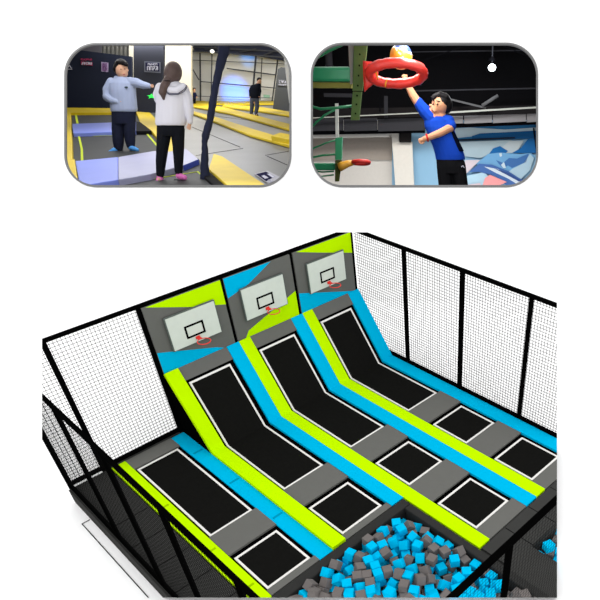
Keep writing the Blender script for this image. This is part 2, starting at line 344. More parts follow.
# foam blocks -------------------------------------------------------
fm = {}
for key, mt in (('blue', FOAMB), ('grey', FOAMG)):
    bm = bmesh.new(); bmesh.ops.create_cube(bm, size=.208); bmesh.ops.bevel(bm, geom=bm.edges[:], offset=.008, segments=1, affect='EDGES')
    me = bpy.data.meshes.new('foam_block'); bm.to_mesh(me); bm.free(); me.materials.append(mt); fm[key] = me
FOAM = [["a",1.046,-5.599,0.025,0.669,-0.23,-0.669,-0.23],["a",1.41,-5.455,-0.395,0.5,0.5,0.5,0.5],["a",1.254,-5.805,-0.073,0.89,-0.04,-0.391,-0.231],["a",0.989,-5.831,0.041,0.569,0.049,-0.07,-0.818],["a",1.432,-5.867,-0.196,0.55,-0.445,-0.13,0.695],["a",0.873,-5.472,-0.185,0.065,-0.065,0.704,-0.704],["a",0.681,-5.51,-0.007,0.25,-0.614,0.591,0.46],["b",3.757,-8.561,-0.292,0.258,-0.301,0.738,0.546],["a",1.436,-6.158,-0.185,0.682,-0.682,-0.187,0.187],["a",1.172,-6.015,-0.185,0.214,0.214,0.674,0.674],["a",1.031,-6.19,0.01,0.724,-0.197,-0.144,0.645],["a",1.057,-5.655,-0.185,0.2,0.2,0.678,0.678],["a",1.305,-6.372,-0.11,0.508,0.041,0.791,0.338],["b",3.353,-8.788,0.025,0.219,-0.672,0.219,0.672],["a",0.459,-5.584,-0.008,0.027,-0.08,0.502,-0.861],["a",0.87,-5.827,-0.185,0.666,-0.0,-0.0,-0.746],["a",0.234,-5.477,0.026,0.999,0.001,0.024,0.028],["a",0.672,-5.701,-0.185,0.557,0.436,-0.557,0.436],["a",1.145,-6.475,-0.008,0.341,-0.791,0.047,-0.505],["b",3.503,-8.601,-0.395,0.702,-0.083,0.702,0.083],["a",1.074,-5.709,-0.395,0.022,0.022,0.707,0.707],["a",1.308,-6.7,-0.012,0.602,0.029,0.702,0.379],["a",0.62,-5.926,-0.013,0.436,0.589,-0.032,0.679],["a",0.876,-6.088,-0.194,0.137,-0.483,-0.15,0.852],["b",3.265,-8.544,-0.395,0.102,-0.0,-0.0,0.995],["b",2.91,-8.706,0.025,0.196,-0.0,0.0,0.981],["a",0.34,-5.855,0.027,0.393,-0.404,0.585,-0.584],["a",0.883,-6.451,0.025,0.101,0.101,-0.7,-0.7],["a",0.734,-6.173,-0.026,0.2,-0.308,-0.249,-0.896],["a",1.1,-6.281,-0.236,0.835,0.2,0.268,-0.437],["a",1.463,-6.874,-0.185,0.468,0.468,-0.53,-0.53],["b",3.364,-8.821,-0.185,0.702,-0.082,-0.702,-0.082],["a",0.143,-5.707,0.025,0.0,0.73,0.684,-0.0],["a",1.062,-6.799,0.025,0.0,-0.999,0.041,0.0],["a",1.073,-6.066,-0.395,0.219,0.0,-0.0,-0.976],["a",0.222,-5.466,-0.184,0.018,0.669,-0.743,-0.017],["a",1.173,-7.038,0.025,0.701,-0.093,-0.701,-0.093],["a",0.429,-5.771,-0.185,0.014,-0.702,0.02,0.711],["a",1.452,-7.229,-0.045,0.695,0.219,-0.613,-0.305],["a",0.26,-6.055,0.02,0.287,-0.025,0.69,0.664],["b",3.069,-8.929,-0.185,0.612,0.612,-0.354,-0.354],["a",0.632,-5.998,-0.22,0.059,-0.032,-0.468,0.881],["a",-0.328,-5.485,0.031,0.49,0.339,0.66,-0.457],["a",1.315,-6.384,-0.395,0.52,-0.0,-0.0,0.854],["b",2.902,-8.773,-0.185,0.159,-0.689,-0.159,-0.689],["a",0.393,-6.099,-0.185,0.097,0.7,-0.097,0.7],["a",1.065,-6.54,-0.395,0.0,0.861,-0.509,-0.0],["a",0.613,-6.33,-0.185,0.668,0.668,-0.233,-0.233],["a",0.925,-6.425,-0.185,0.941,-0.0,0.0,0.339],["a",0.942,-6.727,-0.185,0.0,0.016,-1.0,-0.0],["b",2.825,-8.574,-0.395,0.707,-0.0,-0.0,-0.707],["a",0.137,-5.458,-0.395,0.004,0.004,0.707,0.707],["a",-0.22,-5.672,-0.024,0.645,0.484,-0.291,-0.515],["a",0.064,-5.983,-0.043,0.05,-0.814,0.213,0.538],["a",0.864,-6.372,-0.395,0.288,-0.288,-0.646,0.646],["a",1.359,-7.117,-0.255,0.916,-0.386,-0.058,-0.09],["a",0.751,-6.544,-0.185,0.665,0.239,-0.665,0.239],["a",-0.009,-5.708,-0.19,0.45,0.446,0.518,-0.575],["a",0.804,-6.968,0.025,0.563,0.427,0.563,-0.427],["a",0.68,-6.726,0.006,0.455,0.017,-0.717,-0.528],["a",1.134,-7.368,0.025,0.314,-0.314,0.634,-0.634],["a",0.656,-6.191,-0.395,0.047,-0.047,-0.706,0.706],["a",0.491,-6.549,-0.052,0.713,0.405,-0.212,-0.531],["a",1.409,-7.441,-0.185,0.703,-0.075,-0.703,-0.075],["b",2.915,-8.827,-0.395,0.0,0.93,0.368,0.0],["a",-0.186,-5.943,0.025,0.0,0.208,0.978,0.0],["a",1.111,-6.996,-0.185,0.354,-0.0,0.0,-0.935],["b",2.837,-9.053,-0.203,0.156,0.734,-0.137,-0.646],["a",0.292,-6.296,-0.185,0.0,0.557,-0.83,0.0],["a",-0.387,-5.455,-0.171,0.0,0.596,-0.0,-0.803],["a",0.235,-6.501,0.022,0.005,0.367,-0.385,0.847],["a",1.468,-7.708,-0.185,0.999,-0.0,0.0,0.034],["a",1.466,-6.902,-0.395,0.706,0.706,-0.03,-0.03],["a",-0.755,-5.484,0.049,0.635,-0.702,-0.311,-0.084],["a",-0.637,-5.455,-0.125,0.0,0.283,-0.0,-0.959],["a",1.119,-7.296,-0.185,0.552,-0.442,-0.552,-0.442],["a",-0.191,-6.175,0.025,0.688,-0.688,0.163,-0.163],["a",0.122,-6.025,-0.281,0.914,-0.151,-0.365,0.093],["a",0.339,-6.143,-0.395,0.7,0.103,0.7,-0.103],["a",0.887,-7.19,-0.185,0.125,0.125,0.696,0.696],["a",-0.446,-5.938,0.014,0.142,0.795,-0.156,0.568],["a",0.529,-6.792,-0.192,0.233,-0.005,-0.12,-0.965],["a",0.908,-6.709,-0.395,0.225,-0.0,0.0,-0.974],["a",-0.305,-5.701,-0.216,0.546,-0.677,0.449,-0.206],["a",0.337,-6.805,-0.017,0.055,-0.616,0.593,0.516],["a",-0.583,-5.72,-0.136,0.001,0.079,0.521,0.85],["a",-0.101,-6.47,0.033,0.709,0.66,-0.167,-0.184],["a",1.47,-7.949,-0.193,0.014,0.018,-0.784,0.62],["a",0.74,-6.971,-0.185,0.146,-0.0,-0.0,-0.989],["a",0.528,-7.03,-0.044,0.365,-0.843,0.06,0.391],["a",1.459,-7.329,-0.395,0.0,-1.0,-0.025,-0.0],["a",0.057,-6.427,-0.185,0.673,-0.673,0.216,-0.216],["a",1.21,-7.652,-0.242,0.278,0.343,-0.635,0.635],["a",1.049,-7.794,0.025,0.0,0.929,-0.371,0.0],["a",0.367,-6.576,-0.22,0.052,0.889,0.034,0.454],["a",-1.007,-5.484,0.01,0.681,-0.407,0.191,-0.579],["a",-0.295,-6.37,0.021,0.348,-0.391,0.568,-0.635],["a",0.025,-6.716,0.045,0.358,-0.131,-0.711,-0.591],["a",-0.139,-5.922,-0.185,0.794,-0.0,-0.0,0.607],["a",-0.151,-6.155,-0.185,0.434,-0.558,-0.434,-0.558],["a",1.078,-7.362,-0.395,0.626,0.328,-0.626,0.328],["a",1.461,-8.181,-0.185,0.005,-0.707,-0.005,-0.707],["a",-0.49,-6.222,0.025,0.327,0.0,-0.0,0.945],["a",0.1,-6.919,0.033,0.193,-0.032,-0.045,-0.98],["a",-0.65,-6.085,0.025,0.23,0.669,-0.23,0.669],["a",0.909,-7.105,-0.395,0.945,-0.0,0.0,-0.327],["a",1.212,-7.911,-0.185,0.653,-0.653,0.271,-0.271],["a",0.797,-7.779,0.025,0.706,0.047,0.705,-0.047],["a",-0.743,-5.624,-0.314,0.303,0.363,-0.37,-0.8],["a",0.838,-7.463,-0.267,0.798,0.398,0.448,0.059],["a",-0.949,-5.789,-0.027,0.59,-0.632,0.054,-0.499],["a",-0.943,-5.493,-0.208,0.398,0.061,0.584,-0.704],["a",0.228,-7.148,0.026,0.013,-0.805,-0.519,0.288],["a",0.423,-7.245,-0.09,0.354,-0.427,-0.02,0.832],["a",0.661,-7.224,-0.395,0.0,-0.636,0.772,0.0],["a",-0.785,-5.923,-0.185,0.181,-0.181,-0.683,0.683],["a",-1.161,-5.619,-0.08,0.141,-0.341,0.727,0.579],["a",-0.582,-6.427,0.025,0.222,0.668,-0.219,0.675],["a",-0.166,-6.734,-0.101,0.663,-0.637,-0.271,-0.286],["a",1.189,-8.183,-0.186,0.888,0.014,0.054,0.456],["a",-0.944,-6.076,0.025,0.0,-0.465,0.886,-0.0],["a",-0.123,-7.008,0.025,0.609,-0.359,-0.609,-0.359],["a",1.258,-8.554,0.025,0.0,-0.895,-0.446,0.0],["a",-1.467,-5.457,-0.02,0.654,-0.648,0.269,0.283],["a",-0.235,-6.394,-0.196,0.163,-0.732,0.255,0.61],["a",-0.139,-6.529,-0.395,0.217,0.217,-0.673,-0.673],["a",0.566,-7.411,-0.237,0.657,0.049,-0.587,-0.47],["a",0.537,-7.583,-0.107,0.051,-0.758,-0.392,0.519],["a",0.738,-7.745,-0.185,0.347,0.616,-0.347,0.616],["a",0.979,-7.843,-0.185,0.382,-0.382,0.595,-0.595],["a",1.309,-8.404,-0.185,0.286,-0.0,0.0,-0.958],["a",-0.798,-6.311,-0.008,0.479,0.155,0.283,-0.816],["a",-0.496,-6.485,-0.185,0.658,0.26,0.658,-0.26],["a",0.898,-8.051,-0.185,0.0,0.277,0.961,0.0],["a",0.08,-7.164,-0.185,0.185,0.185,-0.683,-0.683],["a",0.582,-7.936,0.002,0.555,0.229,-0.698,0.391],["a",-1.179,-5.465,-0.395,0.473,0.473,0.525,0.525],["a",1.215,-7.917,-0.395,0.625,0.625,-0.332,-0.332],["a",1.003,-8.349,-0.1,0.84,0.144,0.392,0.347],["a",-0.712,-6.596,0.026,0.687,0.581,0.279,0.335],["a",-0.097,-7.279,0.025,0.683,-0.184,0.683,0.184],["a",0.694,-8.187,0.025,0.44,0.553,-0.44,0.553],["a",-1.055,-5.682,-0.286,0.062,-0.644,-0.597,0.474],["a",-0.467,-6.91,0.025,0.081,0.702,0.081,-0.702],["a",1.062,-8.162,-0.395,0.077,-0.703,-0.077,-0.703],["a",-0.849,-5.827,-0.395,0.22,0.22,0.672,0.672],["a",-0.932,-6.132,-0.185,0.059,-0.705,-0.059,-0.705],["a",0.286,-6.963,-0.395,0.546,0.45,-0.546,0.45],["a",1.475,-8.895,-0.185,1.0,0.0,-0.0,-0.001],["a",-1.546,-5.696,-0.005,0.249,0.721,-0.642,-0.078],["a",-1.354,-5.699,-0.156,0.671,-0.399,0.168,-0.602],["a",-1.22,-6.11,0.025,0.251,0.0,0.0,-0.968],["a",0.958,-8.543,0.044,0.338,-0.201,-0.406,0.825],["a",0.688,-7.727,-0.395,0.0,-0.961,0.276,-0.0],["a",-1.078,-6.303,0.026,0.085,0.92,0.362,-0.126],["a",0.335,-7.832,-0.016,0.837,-0.48,-0.198,-0.173],["a",1.412,-9.114,0.025,0.0,-0.518,0.855,0.0],["a",0.279,-7.329,-0.395,0.187,-0.682,0.187,0.682],["a",0.718,-8.408,0.025,0.47,-0.47,-0.528,0.528],["a",1.407,-8.698,-0.395,0.0,-0.018,1.0,-0.0],["a",-1.673,-5.496,-0.148,0.686,-0.686,0.173,0.173],["a",-0.948,-6.529,0.025,0.628,-0.325,0.628,0.325],["a",-0.324,-6.71,-0.296,0.458,0.786,-0.409,0.071],["a",-0.032,-6.73,-0.289,0.811,-0.11,-0.439,0.37],["a",0.18,-7.627,-0.087,0.294,0.916,-0.268,0.053],["a",0.268,-7.404,-0.185,0.947,0.0,0.0,-0.32],["a",-1.451,-5.939,-0.046,0.584,-0.451,0.176,-0.652],["a",-0.527,-6.531,-0.395,0.776,-0.0,-0.0,-0.631],["a",0.449,-7.831,-0.284,0.848,0.371,-0.338,-0.169],["a",1.077,-8.797,-0.061,0.022,0.504,0.526,0.685],["a",-1.235,-5.821,-0.395,0.459,-0.0,-0.0,0.888],["a",-0.143,-7.01,-0.185,0.289,0.0,0.0,0.957],["a",0.451,-8.194,0.025,0.618,0.343,0.618,-0.343],["a",-0.332,-7.369,0.025,0.009,-0.707,-0.009,-0.707],["a",0.324,-7.619,-0.395,0.677,0.677,-0.205,-0.205],["a",1.148,-8.541,-0.185,0.622,-0.336,-0.622,-0.336],["a",-0.099,-7.567,-0.041,0.856,0.396,-0.25,0.218],["a",-1.892,-5.489,-0.111,0.707,-0.312,0.026,-0.635],["a",-0.796,-6.845,-0.029,0.47,-0.118,-0.67,0.562],["a",-0.133,-6.994,-0.395,0.703,0.076,-0.703,0.076],["a",-0.716,-6.351,-0.395,0.0,0.868,0.497,-0.0],["a",-0.45,-6.945,-0.185,0.0,0.385,0.923,-0.0],["a",-0.908,-6.179,-0.395,0.566,0.424,0.566,-0.424],["a",1.444,-9.394,-0.037,0.627,0.4,0.558,0.367],["a",1.202,-8.863,-0.23,0.428,-0.419,0.193,-0.777],["a",-2.175,-5.461,-0.011,0.725,0.681,-0.075,0.07],["a",0.188,-7.794,-0.257,0.481,-0.275,-0.304,-0.775],["a",0.018,-7.849,-0.042,0.097,-0.91,0.402,0.039]]
rc = random.Random(11)
for q in FOAM:
    k = 'blue' if rc.random() < .56 else 'grey'
    o = bpy.data.objects.new('foam_block', fm[k]); COL.objects.link(o)
    o.location = (q[1], q[2], q[3]+.03); o.rotation_mode = 'QUATERNION'; o.rotation_quaternion = q[4:8]
    where = 'large' if q[0] == 'a' else 'small'
    tag(o, '%s foam cube lying loose in the %s foam pit%s' % ('bright blue' if k == 'blue' else 'dull grey', where, '' if where == 'large' else ' at the right edge'), 'foam block',
        '%s foam cubes in the %s pit' % (k, where))
park = list(COL.objects)[PARK0:]
# the park model is cut away straight along three planes: left side, right side and front
bpy.context.view_layer.update()
def cut_plane(u0, v0, u1, v1, keep):
    n = ray(u0, v0).cross(ray(u1, v1)).normalized()
    if n.dot(ray(*keep)) < 0: n = -n
    return n
CUTS = [cut_plane(42, 0, 42, 600, (300, 400)), cut_plane(557, 0, 557, 600, (300, 400)), cut_plane(0, 597.6, 600, 597.6, (300, 400)), cut_plane(0, 232.3, 600, 232.3, (300, 400))]
for o in park:
    if o.type != 'MESH' or o.name.startswith('floor') and not o.name.startswith('floor_m'): continue
    mw = o.matrix_world.copy(); dead = False
    for n in CUTS:
        ds = [n.dot(mw @ v.co-CAM) for v in o.data.vertices]
        if max(ds) <= 0: dead = True; break
        if min(ds) < 0:
            if o.data.users > 1: o.data = o.data.copy()
            inv = mw.inverted(); bm = bmesh.new(); bm.from_mesh(o.data)
            r = bmesh.ops.bisect_plane(bm, geom=bm.verts[:]+bm.edges[:]+bm.faces[:], plane_co=inv @ CAM, plane_no=(mw.to_3x3().transposed() @ n), clear_inner=True)
            es = [e for e in r['geom_cut'] if isinstance(e, bmesh.types.BMEdge)]
            bmesh.ops.holes_fill(bm, edges=es)
            bm.to_mesh(o.data); bm.free()
    if dead: bpy.data.objects.remove(o)
# ================================================================== THE WHITE BACKDROP WITH TWO WINDOWS INTO HALLS
D0 = 24.5
def W(u, v, Z): return CAM + ray(u, v)*Z
def rrect(u0, v0, u1, v1, r, n=14):
    out = []
    for cx, cy, a0 in ((u1-r, v0+r, -90), (u1-r, v1-r, 0), (u0+r, v1-r, 90), (u0+r, v0+r, 180)):
        for i in range(n+1):
            a = math.radians(a0+90*i/n); out.append((cx+r*math.cos(a), cy+r*math.sin(a)))
    return out
WIN = [(66, 44.5, 290.5, 186.5, 31), (312, 44.5, 537, 186.5, 31)]
def make_wall():
    outer = [(-500, -700), (1400, -700), (1400, 306), (-500, 306)]
    loops = [outer]+[rrect(*w_) for w_ in WIN]
    for dz in (0,):
        pts = []; 
        polys = [[Vector((u, v, 0)) for u, v in L] for L in loops]
        tri = tessellate_polygon(polys)
        flat = [p for L in polys for p in L]
        m = MB()
        front = [W(p.x, p.y, D0) for p in flat]; back = [q+FW*.05 for q in front]; n = len(flat)
        fs = [list(t) for t in tri]+[[n+i for i in t][::-1] for t in tri]
        b = 0
        for L in loops:
            k = len(L)
            for i in range(k): fs.append([b+i, b+(i+1) % k, n+b+(i+1) % k, n+b+i])
            b += k
        m.add(front+back, fs)
        return struct(m.build('wall_back', WALLM))
make_wall()
HALL0 = set(COL.objects)
FRM = mat('frame_grey', (112, 112, 112), spec=.2, noise=.02)
for i, w_ in enumerate(WIN):
    u0, v0, u1, v1, r = w_; q = 1.0
    A = rrect(u0-q, v0-q, u1+q, v1+q, r+q); B = rrect(u0+.8, v0+.8, u1-.8, v1-.8, r-.8); n = len(A)
    vs = []
    for off in (-.06, .02):
        vs += [W(u, v, D0)+FW*off for u, v in A]+[W(u, v, D0)+FW*off for u, v in B]
    fs = []
    for k in range(n):
        j = (k+1) % n
        fs += [[k, j, n+j, n+k], [2*n+k, 3*n+k, 3*n+j, 2*n+j], [k, 2*n+k, 2*n+j, j], [n+k, n+j, 3*n+j, 3*n+k]]
    m = MB(); m.add(vs, fs)
    tag(m.build('display_frame', FRM), 'rounded grey frame around the %s' % ('left window, showing three people in a trampoline hall' if i == 0 else 'right window, showing a boy under a red hoop'), 'frame', 'rounded frames on the white backdrop')

def nrm(v): return v.normalized()
class Room:
    def __init__(s, uc, vh, vfl=187, vpn=1600, Z=27.2):
        s.uc = uc; s.vh = vh; s.d = nrm(ray(uc, vh)); s.g = nrm(FW-UP*((vh-CY)/F))
        s.p = nrm(-(FW+RT*((uc-CX)/F)-UP*((vpn-CY)/F)))        # verticals of the hall
        if s.p.z < 0: s.p = -s.p
        s.nF = nrm(RT.cross(s.g)); s.nW = nrm(RT.cross(s.p))
        if s.nW.dot(FW) < 0: s.nW = -s.nW
        s.x = RT.copy(); s.fo = W(uc, vfl, Z)
    def fp(s, u, v, h=0): return hit(u, v, s.fo+s.nF*h, s.nF)
    def wp(s, u, v, org): return hit(u, v, org, s.nW)
    def Zp(s, u, v, Z): return s.wp(u, v, W(s.uc, v, Z))
    def slab(s, m, poly, org, t=.2, mi=0):
        fr = [s.wp(u, v, org) for u, v in poly]; return m.hexa(fr, [q+s.nW*t for q in fr], mi)
    def pad(s, m, poly, h=.3, t=.28, mi=0):
        tp = [s.fp(u, v, h) for u, v in poly]; return m.hexa([q-s.nF*t for q in tp], tp, mi)

R1 = Room(178, 65, vpn=1611)
P1 = R1
DARKW = mat('dark_navy_wall', (40, 45, 62), spec=.1, noise=.15, scale=.3)
DARKP = mat('charcoal_panel', (58, 60, 70), spec=.1, noise=.1, scale=.3)
CREAM = mat('cream_wall', (214, 208, 190), spec=.0, noise=.05, scale=.3)
CREAM2 = mat('pale_cladding', (226, 226, 222), spec=.0, noise=.06, scale=.3)
STEEL = mat('dark_steel', (62, 64, 70), spec=.2)
CEIL = mat('dark_ceiling', (52, 55, 70), spec=0, noise=.2, scale=.4)
YEL = mat('yellow_vinyl', (214, 186, 34), spec=.25, rough=.5, noise=.12, scale=1.2)
LIL = mat('lilac_blue_vinyl', (122, 138, 222), spec=.3, rough=.45, noise=.06, scale=1)
LIL2 = mat('pale_lilac_vinyl', (160, 162, 192), spec=.3, rough=.45, noise=.12, scale=.6)
HMAT = mat('silver_grey_mat', (118, 119, 121), spec=.5, rough=.35, noise=.25, scale=.35)
BED = mat('black_bed', (52, 54, 56), spec=.2, rough=.6, noise=.2, scale=.6)
LINE = mat('lime_line', (190, 208, 60), spec=.1)
BLK2 = mat('black_rubber', (18, 18, 22), spec=.1)
ob = lambda v: R1.fp(178, v)
# shell
def hallshell(R, us, zs, vt, names, mts, vf=None):
    # us: (left near, right near, left far, right far) at depths zs
    pass
floor_ = MB(); R1.pad(floor_, [(20, 102), (310, 102), (302, 210), (20, 210)], h=-.02, t=.3); struct(floor_.build('floor', HMAT))
m = MB(); R1.slab(m, [(30, 10), (318, 10), (318, 102.5), (30, 102.5)], ob(102.3), .4); struct(m.build('wall_far', CREAM2))
cl = [R1.Zp(20, 36, 26), R1.Zp(302, 36, 26), R1.Zp(314, 53, 80), R1.Zp(30, 50, 80)]
CH = 8.2
def cpt(u, v): return hit(u, v, R1.fo+R1.nF*CH, R1.nF)
cl = [cpt(25, 3), cpt(302, 3), cpt(316, 46), cpt(30, 46)]
m = MB(); m.hexa(cl, [q+R1.nF*.3 for q in cl]); struct(m.build('ceiling', CEIL))
def side(R, u0, v0, u1, v1, H, name, mt):
    a = R.fp(u0, v0, -.3); b = R.fp(u1, v1, -.3); n = RT*.2
    m = MB(); m.hexa([a, b, b+n, a+n], [a+R.nF*H, b+R.nF*H, b+n+R.nF*H, a+n+R.nF*H]); struct(m.build(name, mt))
side(R1, 22, 187, 34, 102.5, 9.5, 'wall_left', DARKW); side(R1, 299, 187, 312, 102.5, 9.5, 'wall_right', CREAM2)

# cladding grid on the far wall
t = thing('wall_frame', R1.fp(230, 102.3), 'dark steel grid over the pale far wall of the left hall', 'steel frame')
lines = [((192, 48), (192, 103), 1.0), ((200, 53), (200.5, 101), .8), ((212, 54), (211, 101), .35), ((256, 55), (252, 101), 1.2), ((262, 58), (260, 100), .35), ((278, 58), (272, 102), .9),
         ((190, 60), (285, 64), .5), ((227, 68.5), (276, 75), 1.0), ((200, 81.5), (275, 88), .8), ((192, 96), (272, 98), .4), ((199, 80), (192, 68), .5)]
for (a, b, wd) in lines:
    A = R1.wp(*a, ob(102.8)); B = R1.wp(*b, ob(102.8)); k = (B-CAM).dot(FW)/F
    m = MB(); m.bar(A, B, wd*k, .3, up=R1.nW); m.build('steel_bar', STEEL, t)
# cream partition, white pillar, dark partitions
def partition(poly, vb, mt, name, label, cat, th=.5, kids=()):
    o = thing(name, ob(vb), label, cat); m = MB(); R1.slab(m, poly, ob(vb), th); m.build('panel', mt, o); return o
partition([(160, 40), (191, 40), (191.5, 107), (160, 107)], 106, CREAM, 'partition', 'cream partition wall behind the woman in white in the left hall', 'partition')
partition([(129, 40), (136, 40), (136, 109), (129, 109)], 108.5, CREAM, 'partition', 'narrow white pillar between the two dark partitions of the left hall', 'pillar')
dp = partition([(133.5, 44.5), (163.5, 44.5), (162.5, 104), (156, 114), (134, 114)], 112.5, DARKP, 'partition', 'charcoal partition with a framed white sign, behind the pointing man', 'partition')
dw = partition([(40, 38), (79, 50), (131, 56.5), (131, 110), (40, 110)], 109.3, DARKW, 'partition', 'low dark navy partition with posters at the far left of the left hall', 'partition')
SILV = mat('silver_duct', (165, 165, 160), spec=.5, rough=.3, noise=.3, scale=.5)
m = MB()
for i in range(9):
    a = R1.wp(96+i*4.2, 40, ob(104)); b = R1.wp(96+i*4.2, 57, ob(104)); m.tube([a, b], 2.1*.118, 10)
tag(m.build('curtain', SILV, smooth=True), 'pale silver ribbed curtain above the dark navy partition', 'curtain')
m = MB(); R1.slab(m, [(40, 36), (102, 41), (101, 53.5), (80, 50.5), (40, 60)], ob(105.5), .2)
tag(m.build('ceiling_panel', mat('grey_ceiling_panel', (120, 118, 125), spec=.1)), 'grey sloping ceiling panel above the dark navy partition', 'ceiling panel')
m = MB(); R1.slab(m, [(93, 46.8), (97, 46.4), (101, 50), (98.5, 51.5)], ob(105.2), .2)
tag(m.build('ceiling_lamp', mat('lamp_white', (255, 250, 235), emit=1.6)), 'small bright lamp over the dark navy partition', 'lamp')
# signs (unreadable rows of characters)
def glyphs(m, x0, y0, x1, y1, n, org, rnd, wd=.35):
    k = (org-CAM).dot(FW)/F; step = (x1-x0)/n
    for i in range(n):
        a = x0+i*step+step*.15; b = x0+(i+1)*step-step*.15
        S = [((a, y0), (a, y1)), ((b, y0), (b, y1)), ((a, y0), (b, y0)), ((a, y1), (b, y1)), ((a, (y0+y1)/2), (b, (y0+y1)/2)), ((a, y1), (b, y0))]
        for (p, q) in rnd.sample(S, 3):
            m.bar(R1.wp(*p, org), R1.wp(*q, org), wd*k, .06, up=R1.nW)
SW = mat('sign_white', (208, 208, 224), spec=0); SN = mat('sign_navy', (46, 46, 74), spec=0)
rs = random.Random(4)
def psign(poly, org, label, base, fr=None):
    o = thing('wall_sign', R1.wp(*poly[3], org), label, 'sign'); m = MB(); R1.slab(m, poly, org-R1.nW*.1, .1); m.build('sign_board', base, o); return o
o112 = ob(112.5)
s1 = psign([(144.3, 61.3), (160.3, 62.2), (160.3, 73), (144.3, 72)], o112, 'square framed white sign with two rows of characters on the charcoal partition', mat('sign_frame_grey', (120, 124, 138), spec=0))
m = MB(); R1.slab(m, [(145.3, 62.3), (159.3, 63), (159.3, 71.5), (145.3, 70.7)], o112-R1.nW*.14, .05); m.build('sign_face', SN, s1)
m = MB(); glyphs(m, 147.8, 63.4, 157.4, 65.1, 5, o112-R1.nW*.18, rs, .45); glyphs(m, 147, 66.5, 158, 70.3, 4, o112-R1.nW*.18, rs, .7); m.build('lettering', SW, s1)
o109 = ob(109.3)
PK = mat('poster_pink', (190, 70, 110), spec=0)
s2 = psign([(80.6, 58.2), (92.4, 59.8), (92.4, 66.8), (80.6, 65.8)], o109, 'small pink lettered sign on the dark navy partition', DARKW)
m = MB(); glyphs(m, 80.8, 58.8, 92, 60.2, 8, o109-R1.nW*.14, rs, .35); m.build('lettering', PK, s2)
m = MB(); R1.slab(m, [(81, 61.5), (92.2, 62.6), (92.2, 65.6), (81, 64.6)], o109-R1.nW*.16, .05); m.build('pink_band', PK, s2)
m = MB(); glyphs(m, 81.5, 62.3, 91.8, 64.6, 7, o109-R1.nW*.24, rs, .3); m.build('lettering', SW, s2)
s3 = psign([(101.2, 61.8), (108, 62.6), (108, 72), (101.2, 71.4)], o109, 'lilac poster on the dark navy partition, left of the man', mat('poster_lilac', (176, 160, 196), spec=0))
m = MB()
for y in (64, 66, 68, 70): glyphs(m, 102.2, y-.5, 107.2, y+.7, 4, o109-R1.nW*.16, rs, .25)
m.build('lettering', mat('poster_violet', (130, 80, 140), spec=0), s3)
s4 = psign([(64, 65), (72, 65), (72, 69.4), (64, 68.8)], o109, 'small sign with a white arrow at the left edge of the dark navy partition', DARKW)
m = MB(); kk = (o109-CAM).dot(FW)/F
for p, q in (((67, 68), (69.5, 65.5)), ((69.5, 65.5), (71.5, 68.6)), ((65, 69), (72, 69.2))): m.bar(R1.wp(*p, o109-R1.nW*.16), R1.wp(*q, o109-R1.nW*.16), .5*kk, .05, up=R1.nW)
m.build('arrow', SW, s4)
# green star light
def star(R, u, v, r, org, n=5, q=.45):
    pts = []
    for i in range(2*n):
        a = PI*i/n-PI/2; rr = r if i % 2 == 0 else r*q; pts.append((u+rr*math.cos(a)*1.35, v+rr*math.sin(a)*.75))
    return pts
m = MB(); pl = star(R1, 151.5, 96.3, 3.6, o112); c0 = R1.wp(151.5, 96.3, o112-R1.nW*.15)
fr_ = [R1.wp(u, v, o112-R1.nW*.08) for u, v in pl]; N = len(pl)
m.add(fr_+[c0], [[i, (i+1) % N, N] for i in range(N)]+[list(range(N))[::-1]])
tag(m.build('star_light', mat('green_led', (60, 240, 90), emit=1.0)), 'glowing green star light low on the charcoal partition', 'light')
# red bench
t = thing('bench', ob(108), 'low red topped bench in front of the dark navy partition, behind the man', 'bench')
m = MB(); R1.slab(m, [(90, 96.8), (113, 98.2), (113, 104.5), (96, 104.5)], ob(108.6), .8); m.build('seat', mat('bench_red', (150, 52, 50), spec=.1), t)
for a in (97, 110):
    m = MB(); R1.slab(m, [(a, 104.5), (a+1.2, 104.5), (a+1.2, 108.9), (a, 108.9)], ob(108.7), .3); m.build('leg', STEEL, t)

# trampolines and padding on the hall floor
def fpad(poly, mt, label, name='floor_pad', cat='floor padding', h=.32, t=.3, group=None):
    m = MB(); R1.pad(m, poly, h, t); o = m.build(name, mt, bevel=.04); return tag(o, label, cat, group)
def fbed(poly, lines, label):
    o = thing('trampoline', R1.fp(*poly[0]), label, 'trampoline'); m = MB(); R1.pad(m, poly, .06, .05); m.build('bed', BED, o)
    m = MB()
    for a, b, wd in lines:
        A = R1.fp(*a, .075); B = R1.fp(*b, .075); m.bar(A, B, wd*((A-CAM).dot(FW)/F), .02, up=R1.nF)
    m.build('border_line', LINE, o); return o
fbed([(69, 113), (137, 112), (142, 122.5), (71, 124.5)], [((75.8, 114.6), (77.5, 123.6), 1.7), ((76, 114.2), (132, 113.2), .5)], 'small black trampoline farthest back behind the man in the grey hoodie')
fbed([(71, 133), (149, 130.5), (166, 154), (73, 165)], [((79, 136.3), (133, 135), .9), ((79, 136.3), (81.8, 149), 1.7), ((81.8, 149), (82.2, 162), 2.0), ((144.5, 131), (157, 145.5), 1.6)], 'black trampoline with lime border line on which the man in grey hoodie stands')
fbed([(80, 178), (198, 158), (215, 182), (214, 200), (80, 200)], [((124, 183.8), (197.5, 171.6), 1.5), ((197.5, 171.6), (215, 186), 1.4)], 'black trampoline at the very front where the woman in white stands')
fpad([(58, 107.4), (112, 108.2), (136, 110.6), (136, 112.8), (111, 112.2), (64, 112.6)], YEL, 'thin yellow pad along the foot of the dark navy partition')
fpad([(60, 110), (70.5, 112.8), (72.3, 158.5), (60, 164)], YEL, 'narrow yellow pad running down the left edge of the left hall')
